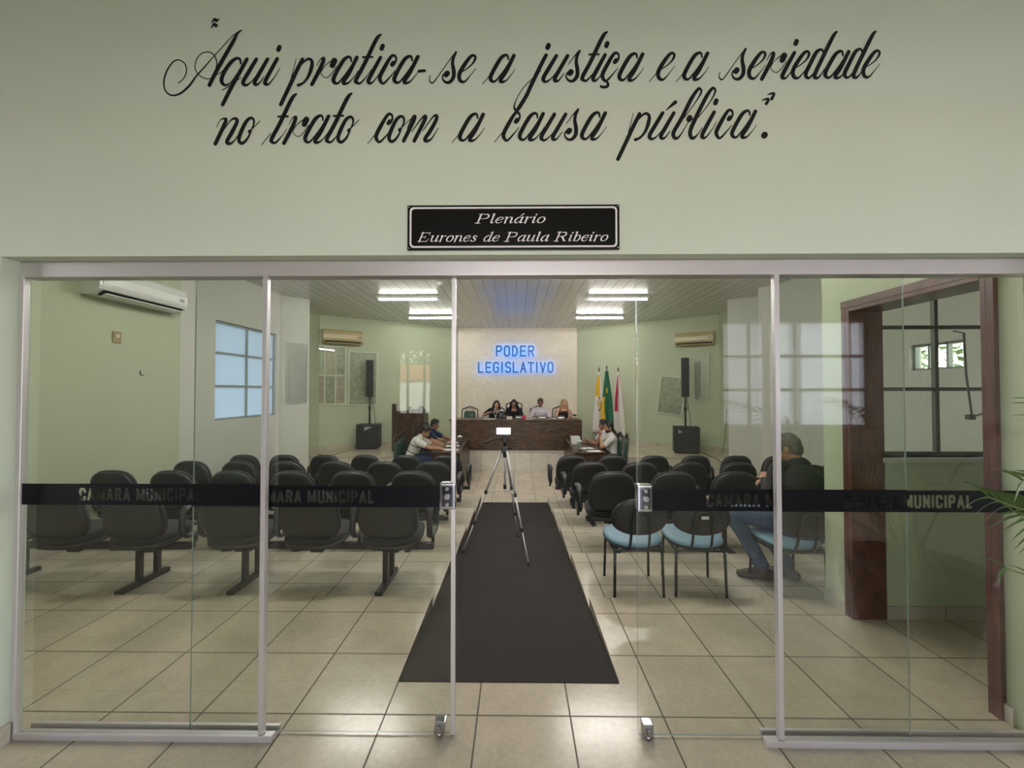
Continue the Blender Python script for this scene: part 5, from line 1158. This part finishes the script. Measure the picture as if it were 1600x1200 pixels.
def person(label, loc, rz, lean=8, turn=0, pitch=10, yaw=0, side=0, hands=None, poles=((.6, -.3, -1), (-.6, -.3, -1)), knees=None, feet=None, skin=S2, hair=H_BLK, style='short', shirt=None, sleeve=.5,
           neck='crew', trousers=None, shoe=None, s=1.0, vox=.0075, curl=.7, female=False, stripes=None, shirt2=None):
    """seated person facing local +y; loc = top of the seat under the hips. hands, knees, feet: targets in local space, right side first"""
    r = thing('person', label, 'person', loc, rz)
    L, tz, sd = math.radians(lean), math.radians(turn), math.radians(side)
    Rz = Mx.Rotation(tz, 3, 'Z'); B = Rz @ Mx.Rotation(sd, 3, 'Y') @ Mx.Rotation(-L, 3, 'X')
    P = V((0, 0, .10 * s)); up = B @ V((0, 0, 1)); X = B @ V((1, 0, 0)); F = B @ V((0, 1, 0))
    spine = [(-.06, .155, .115), (.02, .17, .12), (.12, .15, .108), (.21, .148, .105), (.31, .165, .115), (.38, .175, .112), (.43, .15, .09), (.458, .085, .065)]
    bend = lambda h: F * (-.02 * math.sin(PI * min(1, h / .45)) * s)
    tp = [P + up * h * s + bend(h) + (V((0, 0, 0)) if h > .1 else V((0, 0, 0))) for h, _, _ in spine]; tr_ = [(a * s * (.92 if female else 1), c * s) for _, a, c in spine]
    nb = P + up * .445 * s
    HB = Rz @ Mx.Rotation(math.radians(yaw), 3, 'Z') @ Mx.Rotation(sd * .5, 3, 'Y') @ Mx.Rotation(-math.radians(pitch), 3, 'X')
    hup, hf, hx_ = HB @ V((0, 0, 1)), HB @ V((0, 1, 0)), HB @ V((1, 0, 0))
    neck_top = nb + (up * .5 + hup * .5 + hf * .15).normalized() * .085 * s
    hc = neck_top + hup * .095 * s + hf * .012 * s
    def hp(x, y, z): return hc + (hx_ * x + hf * y + hup * z) * s
    SH = [nb + X * .185 * s * k * (.9 if female else 1) - up * .035 * s for k in (1, -1)]
    hd = hands or ((.17, .36, .12), (-.17, .36, .12)); arms = []
    for k in (0, 1):
        H = V(hd[k]) * 1.0; E, H = ik(SH[k], H, .285 * s, .255 * s, poles[k]); arms.append((SH[k], E, H))
    kn = knees or ((.13, .44, .06), (-.13, .44, .06)); ft = feet or ((.13, .40, -.40), (-.13, .40, -.40)); legs = []
    for k in (0, 1):
        hip = P + (Rz @ V((.09 * (1, -1)[k], .02, -.015))) * s; legs.append((hip, V(kn[k]), V(ft[k])))
    # --- body: one continuous surface
    b = MB(); b.tube(tp, tr_, 18, xax=X, dome=True)
    b.tube([nb - up * .03 * s, nb + up * .02 * s, neck_top, neck_top + hup * .05 * s], [(.068 * s, .062 * s), (.058 * s, .057 * s), (.053 * s, .056 * s), (.052 * s, .055 * s)], 14, xax=X, dome=True)
    b.ell(hp(0, -.012, .02), (.074 * s, .094 * s, .098 * s), 18, HB); b.ell(hp(0, .022, -.045), (.057 * s, .066 * s, .072 * s), 16, HB); b.ell(hp(0, .055, -.09), (.028 * s, .026 * s, .022 * s), 10, HB)
    b.tube([hp(0, .076, .018), hp(0, .094, -.008), hp(0, .106, -.026), hp(0, .085, -.036)], [.009 * s, .0105 * s, .0135 * s, .010 * s], 8, xax=hx_, dome=True)
    for k in (1, -1):
        b.ell(hp(.074 * k, -.012, -.012), (.012 * s, .022 * s, .032 * s), 10, HB); b.ell(hp(.036 * k, .060, -.032), (.022 * s, .020 * s, .020 * s), 10, HB); b.ell(hp(.031 * k, .078, .031), (.024 * s, .009 * s, .007 * s), 8, HB)
    b.ell(hp(0, .079, -.060), (.023 * s, .012 * s, .006 * s), 8, HB); b.ell(hp(0, .077, -.071), (.019 * s, .012 * s, .006 * s), 8, HB)
    for k, (S, E, H) in enumerate(arms):
        sg = (1, -1)[k]; w_ = .88 if female else 1
        b.tube(lerp_pts([nb + X * .10 * sg * s - up * .02 * s, S, S.lerp(E, .5), E, E.lerp(H, .35), H]), [(q * s * w_) for q in np.interp(np.linspace(0, 1, 21), [0, .2, .4, .6, .72, 1], [.055, .058, .048, .040, .041, .026])], 12, xax=X, dome=True)
        d = (H - E).normalized(); nrm = V((0, 0, 1)) if abs(d.z) < .75 else -F
        hand_parts(b, H, d + V((0, 0, -.15)) if abs(d.z) < .75 else d, nrm, curl, s * (.92 if female else 1), -sg)
    for k, (hip, K, A) in enumerate(legs):
        b.tube(lerp_pts([hip, hip.lerp(K, .5) + V((0, 0, .012)), K, K.lerp(A, .35) + (K - A).cross(X).normalized() * 0, A]), [q * s for q in np.interp(np.linspace(0, 1, 17), [0, .3, .5, .66, 1], [.088, .075, .056, .054, .036])], 12, xax=X, dome=True)
        fd = V((K.x - hip.x, K.y - hip.y, 0)); fd = fd.normalized() if fd.length > .05 else V((0, 1, 0))
        b.tube([A - fd * .04 * s + V((0, 0, -.03)), A + fd * .06 * s + V((0, 0, -.035)), A + fd * .17 * s + V((0, 0, -.048))], [(.034 * s, .032 * s), (.04 * s, .028 * s), (.036 * s, .018 * s)], 10, xax=fd.cross(V((0, 0, 1))), dome=True)
    eyes = [hp(.031 * k, .083, .014) for k in (1, -1)]; brows = [hp(.032 * k, .086, .034) for k in (1, -1)]; mouth = hp(0, .09, -.066)
    def paint(c):
        if (c - hc).length > .16 * s: return 0
        if min((c - e).length for e in eyes) < .0115 * s: return 1
        q = c - mouth
        if abs(q.dot(hx_)) < .024 * s and abs(q.dot(hup)) < .010 * s and q.dot(hf) > -.02 * s: return 2
        for e in brows:
            q = c - e
            if abs(q.dot(hx_)) < .02 * s and abs(q.dot(hup)) < .005 * s and abs(q.dot(hf)) < .022 * s: return 3
        if style in ('beard',) and (c - hp(0, .03, -.085)).length < .066 * s and (c - hp(0, .1, -.062)).length > .02 * s and (c - hc).dot(hup) < -.038 * s and (c - hc).dot(hf) > -.01 * s: return 3
        return 0
    remesh(b, 'body', [skin, M_EYE, M_LIPS, hair], r, vox, 3, paint)
    # --- hair
    if hair:
        b = MB(); top_z = .036
        b.ell(hp(0, -.024, top_z), (.083 * s, .096 * s, .094 * s), 18, HB); b.ell(hp(0, -.055, -.005), (.070 * s, .058 * s, .085 * s), 14, HB)
        if style in ('long', 'longback'):
            for k in (1, -1):
                b.tube(lerp_pts([hp(.03 * k, .045, .105), hp(.075 * k, .028, .05), hp(.087 * k, .012, -.03), hp(.098 * k, .02, -.12), hp(.10 * k, .03, -.20), hp(.09 * k, .035, -.27)]), [(q * s, q * s * .8) for q in np.interp(np.linspace(0, 1, 21), [0, .3, .7, 1], [.016, .028, .036, .016])], 10, dome=True)
            b.tube(lerp_pts([hp(0, -.06, .06), hp(0, -.085, -.03), hp(0, -.09, -.13), hp(0, -.085, -.24)]), [(.075 * s, .035 * s)] * 8 + [(.085 * s, .03 * s)] * 5, 14, xax=hx_, dome=True)
        else:
            rnd = random.Random(len(label))
            for _ in range(70):
                a, e = rnd.uniform(0, 2 * PI), rnd.uniform(.35, 1.4); d = V((math.cos(a) * math.cos(e), math.sin(a) * math.cos(e) * 1.0, math.sin(e)))
                p = hp(d.x * .078, -.024 + d.y * .09, top_z + d.z * .088); q = (hx_ * d.x + hf * (d.y + .5) + hup * d.z).normalized(); b.tube([p, p + q * .014 * s + hf * .006 * s, p + q * .018 * s + hf * .018 * s], [.010 * s, .008 * s, .004 * s], 6)
            for k in (1, -1): b.tube([hp(.073 * k, .018, .02), hp(.075 * k, .020, -.012)], [.010 * s, .006 * s], 6, dome=True)
        remesh(b, 'hair', [hair], r, vox * .8, 1)
    # --- clothes
    if shirt:
        b = MB(); g = .013 * s
        pts = tp[:]; rr = [(a + g, c + g) for a, c in tr_]
        if neck == 'low': pts = pts[:-1]; rr = rr[:-1]
        b.tube(pts, rr, 18, xax=X, dome=(neck != 'low'))
        if neck == 'collar':
            b.tube([nb - up * .01 * s, nb + up * .035 * s], [(.078 * s, .072 * s), (.068 * s, .066 * s)], 14, xax=X)
            for k in (1, -1): b.tube([nb + F * .06 * s + X * .012 * k * s + up * .02 * s, nb + F * .078 * s + X * .05 * k * s - up * .04 * s], [.016 * s, .006 * s], 6)
        if sleeve > 0:
            for k, (S, E, H) in enumerate(arms):
                full = lerp_pts([nb + X * .10 * (1, -1)[k] * s - up * .02 * s, S, S.lerp(E, .5), E, E.lerp(H, .5), H]); n_ = int(4 + sleeve * 16)
                rad = np.interp(np.linspace(0, 1, 21), [0, .2, .4, .6, .75, 1], [.068, .070, .062, .054, .052, .038]) * s
                b.tube(full[:n_ + 1], [float(q) for q in rad[:n_ + 1]], 12, xax=X)
        fn = None
        if stripes: fn = lambda c: 1 if any(abs((c - P).dot(up) / s - h) < .011 for h in stripes) else 0
        remesh(b, 'shirt', [shirt] + ([shirt2] if shirt2 else []), r, vox * 1.1, 5, fn)
    if trousers:
        b = MB(); b.tube([P - up * .065 * s, P, P + up * .07 * s], [(.175 * s, .135 * s), (.188 * s, .138 * s), (.17 * s, .125 * s)], 16, xax=Rz @ V((1, 0, 0)), dome=True)
        for hip, K, A in legs:
            A2 = A + V((0, 0, .035))
            b.tube(lerp_pts([hip, hip.lerp(K, .5) + V((0, 0, .012)), K, K.lerp(A2, .4), A2]), [q * s for q in np.interp(np.linspace(0, 1, 17), [0, .3, .5, .66, 1], [.104, .090, .072, .068, .060])], 12, xax=X)
            for j in range(4):
                q = K.lerp(A2, .62 + .11 * j); b.tube([q + V((0, 0, -.008)), q + V((0, 0, .008))], [(.066 + .003 * (j % 2)) * s] * 2, 12)
        remesh(b, 'trousers', [trousers], r, vox * 1.1, 3)
    if shoe:
        for hip, K, A in legs:
            fd = V((K.x - hip.x, K.y - hip.y, 0)).normalized(); b = MB()
            b.tube([A - fd * .055 * s + V((0, 0, -.035)), A + fd * .05 * s + V((0, 0, -.03)), A + fd * .11 * s + V((0, 0, -.042)), A + fd * .165 * s + V((0, 0, -.050))], [(.042 * s, .045 * s), (.046 * s, .046 * s), (.050 * s, .036 * s), (.044 * s, .026 * s)], 14, xax=fd.cross(V((0, 0, 1))), dome=True)
            b.tube([A + V((0, 0, -.03)), A + V((0, 0, .04))], [.046 * s, .048 * s], 12)
            remesh(b, 'shoe', [shoe], r, vox, 3)
    r['hp'] = 0; del r['hp']
    return r, hp, arms, nb
C_BLK = cloth('black cloth', (.014, .014, .015)); C_DGREY = cloth('charcoal cloth', (.022, .022, .021)); C_JEAN = cloth('blue denim', (.075, .105, .17)); C_SHOE = mat('grey brown suede', (.075, .06, .05), .8, var=.2)
C_WHT = cloth('white cloth', (.62, .60, .55)); C_STR = cloth('grey stripe', (.13, .13, .14)); C_LAV = cloth('pale lavender cloth', (.60, .55, .60)); C_MAR = cloth('dark maroon cloth', (.045, .018, .022)); C_NAVY = cloth('navy cloth', (.02, .03, .075)); C_DRK = cloth('dark trousers cloth', (.03, .03, .035)); C_BRN = cloth('dark brown cloth', (.04, .025, .018)); C_KHK = cloth('khaki cloth', (.25, .21, .15))
M_SHOEB = mat('black shoe leather', (.015, .013, .012), .4)
# the man in front, sitting sideways on the third blue chair
sz = z1 + .445
person('grey haired man in dark clothes and jeans, sitting on a blue chair looking down', (pC.x + .15, pC.y + .03, sz), math.radians(20), lean=14, turn=-22, pitch=28, yaw=34, side=8,
       hands=((.10, .33, .34), (-.02, .31, .40)), knees=((-.04, .37, .07), (-.41, .31, .12)), feet=((.03, .15, -.365), (-.19, .22, -.365)), skin=S2, hair=H_GRY, style='short', shirt=C_DGREY, sleeve=1, neck='crew', trousers=C_JEAN, shoe=C_SHOE, vox=.0055, curl=1.0, s=1.02)
HS = DZ + .47
def front_person(label, px, py_top, **k):
    p = at(px, 640, Y=CY - .12)
    return person(label, (p.x, CY - .02, HS), PI + k.pop('rz', 0), **k)
r_, hp, arms, nb = front_person('woman with long black hair in black, speaking into a microphone at the head table', 771, 628, lean=20, pitch=14, yaw=4, side=-10, hands=((.11, .39, .44), (-.24, .42, .34)), poles=((.9, .1, -.6), (-.6, -.3, -1)), skin=S1, hair=H_BLK, style='long', shirt=C_BLK, sleeve=.42, neck='low', trousers=C_DRK, shoe=M_SHOEB, female=True, s=.95, curl=1.2)
mic = thing('handheld_microphone', 'black microphone held up by the woman with long black hair', 'microphone', r_.location, r_.rotation_euler.z)
d = (hp(0, .115, -.065) - arms[0][2]).normalized(); m0 = arms[0][2] + V((0, .03, .03))
b = MB(); b.tube([m0 + V((0, .02, -.10)), m0.lerp(hp(0, .15, -.08), .72)], [.011, .015], 10); b.build('handle', M_BSTEEL, mic)
b = MB(); b.ell(m0.lerp(hp(0, .15, -.08), .84), (.026, .026, .03), 12); b.build('head', M_GREYP, mic)
lan = MB()
for k in (1, -1): lan.tube(lerp_pts([nb + V((.07 * k, .03, .03)), nb + V((.055 * k, .11, -.03)), nb + V((.012 * k, .15, -.15)), nb + V((0, .155, -.20))]), .006, 6)
lan.build('lanyard', M_WHITEP, r_)
r_, hp, arms, nb = front_person('woman with dark hair and glasses in black, reading at the head table', 803, 628, lean=12, pitch=24, yaw=0, hands=((.15, .37, .33), (-.15, .37, .33)), skin=S2, hair=H_BLK, style='long', shirt=C_BLK, sleeve=1, neck='low', trousers=C_DRK, shoe=M_SHOEB, female=True, s=.96)
b = MB()
for k in (1, -1): b.tube([hp(.031 * k + .026 * math.cos(a), .098, .012 + .019 * math.sin(a)) for a in [2 * PI * q / 12 for q in range(12)]], .0032, 6, closed=True); b.tube([hp(.057 * k, .097, .016), hp(.078 * k, .0, .012)], .003, 6)
b.tube([hp(-.006, .104, .014), hp(.006, .104, .014)], .003, 6); b.build('glasses', M_BSTEEL, r_)
front_person('man with dark greying hair in a pale lavender shirt at the head table', 844, 628, lean=10, pitch=12, yaw=4, hands=((.17, .38, .33), (-.17, .38, .33)), skin=S3, hair=H_BRN, style='short', shirt=C_LAV, sleeve=1, neck='collar', trousers=C_DRK, shoe=M_SHOEB, s=.97)
front_person('woman with long straight blonde hair at the head table', 881, 630, lean=8, pitch=4, yaw=6, hands=((.15, .37, .33), (-.16, .37, .33)), skin=S4, hair=H_BLD, style='long', shirt=C_BRN, sleeve=0, neck='low', trousers=C_DRK, shoe=M_SHOEB, female=True, s=.94)
CS = FZ + .485
person('man in a white striped shirt writing at the council desk', (-2.20, 8.28, CS), -PI / 2, lean=24, pitch=34, yaw=0, hands=((.10, .66, .305), (-.10, .60, .305)), poles=((.9, .2, -.6), (-.9, .2, -.6)), skin=S2, hair=H_BLK, style='short', shirt=C_WHT, shirt2=C_STR, stripes=(.15, .29), sleeve=.42, neck='collar', trousers=C_NAVY, shoe=M_SHOEB, s=1.02)
person('man in a dark maroon shirt reading at the council desk', (-2.28, 8.95, CS), -PI / 2, lean=14, pitch=26, yaw=0, hands=((.12, .60, .305), (-.14, .58, .305)), poles=((.9, .2, -.6), (-.9, .2, -.6)), skin=S2, hair=H_BLK, style='short', shirt=C_MAR, sleeve=.42, trousers=C_DRK, shoe=M_SHOEB, s=1.0)
person('man in a navy shirt leaning on his arms, closest to the head table', (-2.16, 9.5, CS), -PI / 2, lean=18, pitch=14, yaw=-8, hands=((.06, .52, .32), (-.08, .56, .34)), poles=((1, .3, -.4), (-1, .3, -.4)), skin=S3, hair=H_BLK, style='short', shirt=C_NAVY, sleeve=.42, trousers=C_DRK, shoe=M_SHOEB, s=1.02)
person('bearded man in a white shirt resting his chin on his hands', (2.03, 8.55, CS), PI / 2, lean=2, pitch=6, yaw=4, hands=((.03, .23, .555), (-.03, .24, .525)), poles=((.5, .5, -1), (-.5, .5, -1)), skin=S2, hair=H_BLK, style='beard', shirt=C_WHT, sleeve=.42, trousers=C_DRK, shoe=M_SHOEB, s=1.0, curl=1.1)
person('dark haired man in grey half hidden behind the bearded man', (2.07, 9.22, CS), PI / 2, lean=3, pitch=8, yaw=0, hands=((.14, .46, .34), (-.12, .46, .34)), skin=S3, hair=H_BLK, style='short', shirt=C_LAV, sleeve=.42, trousers=C_DRK, shoe=M_SHOEB, s=1.0)
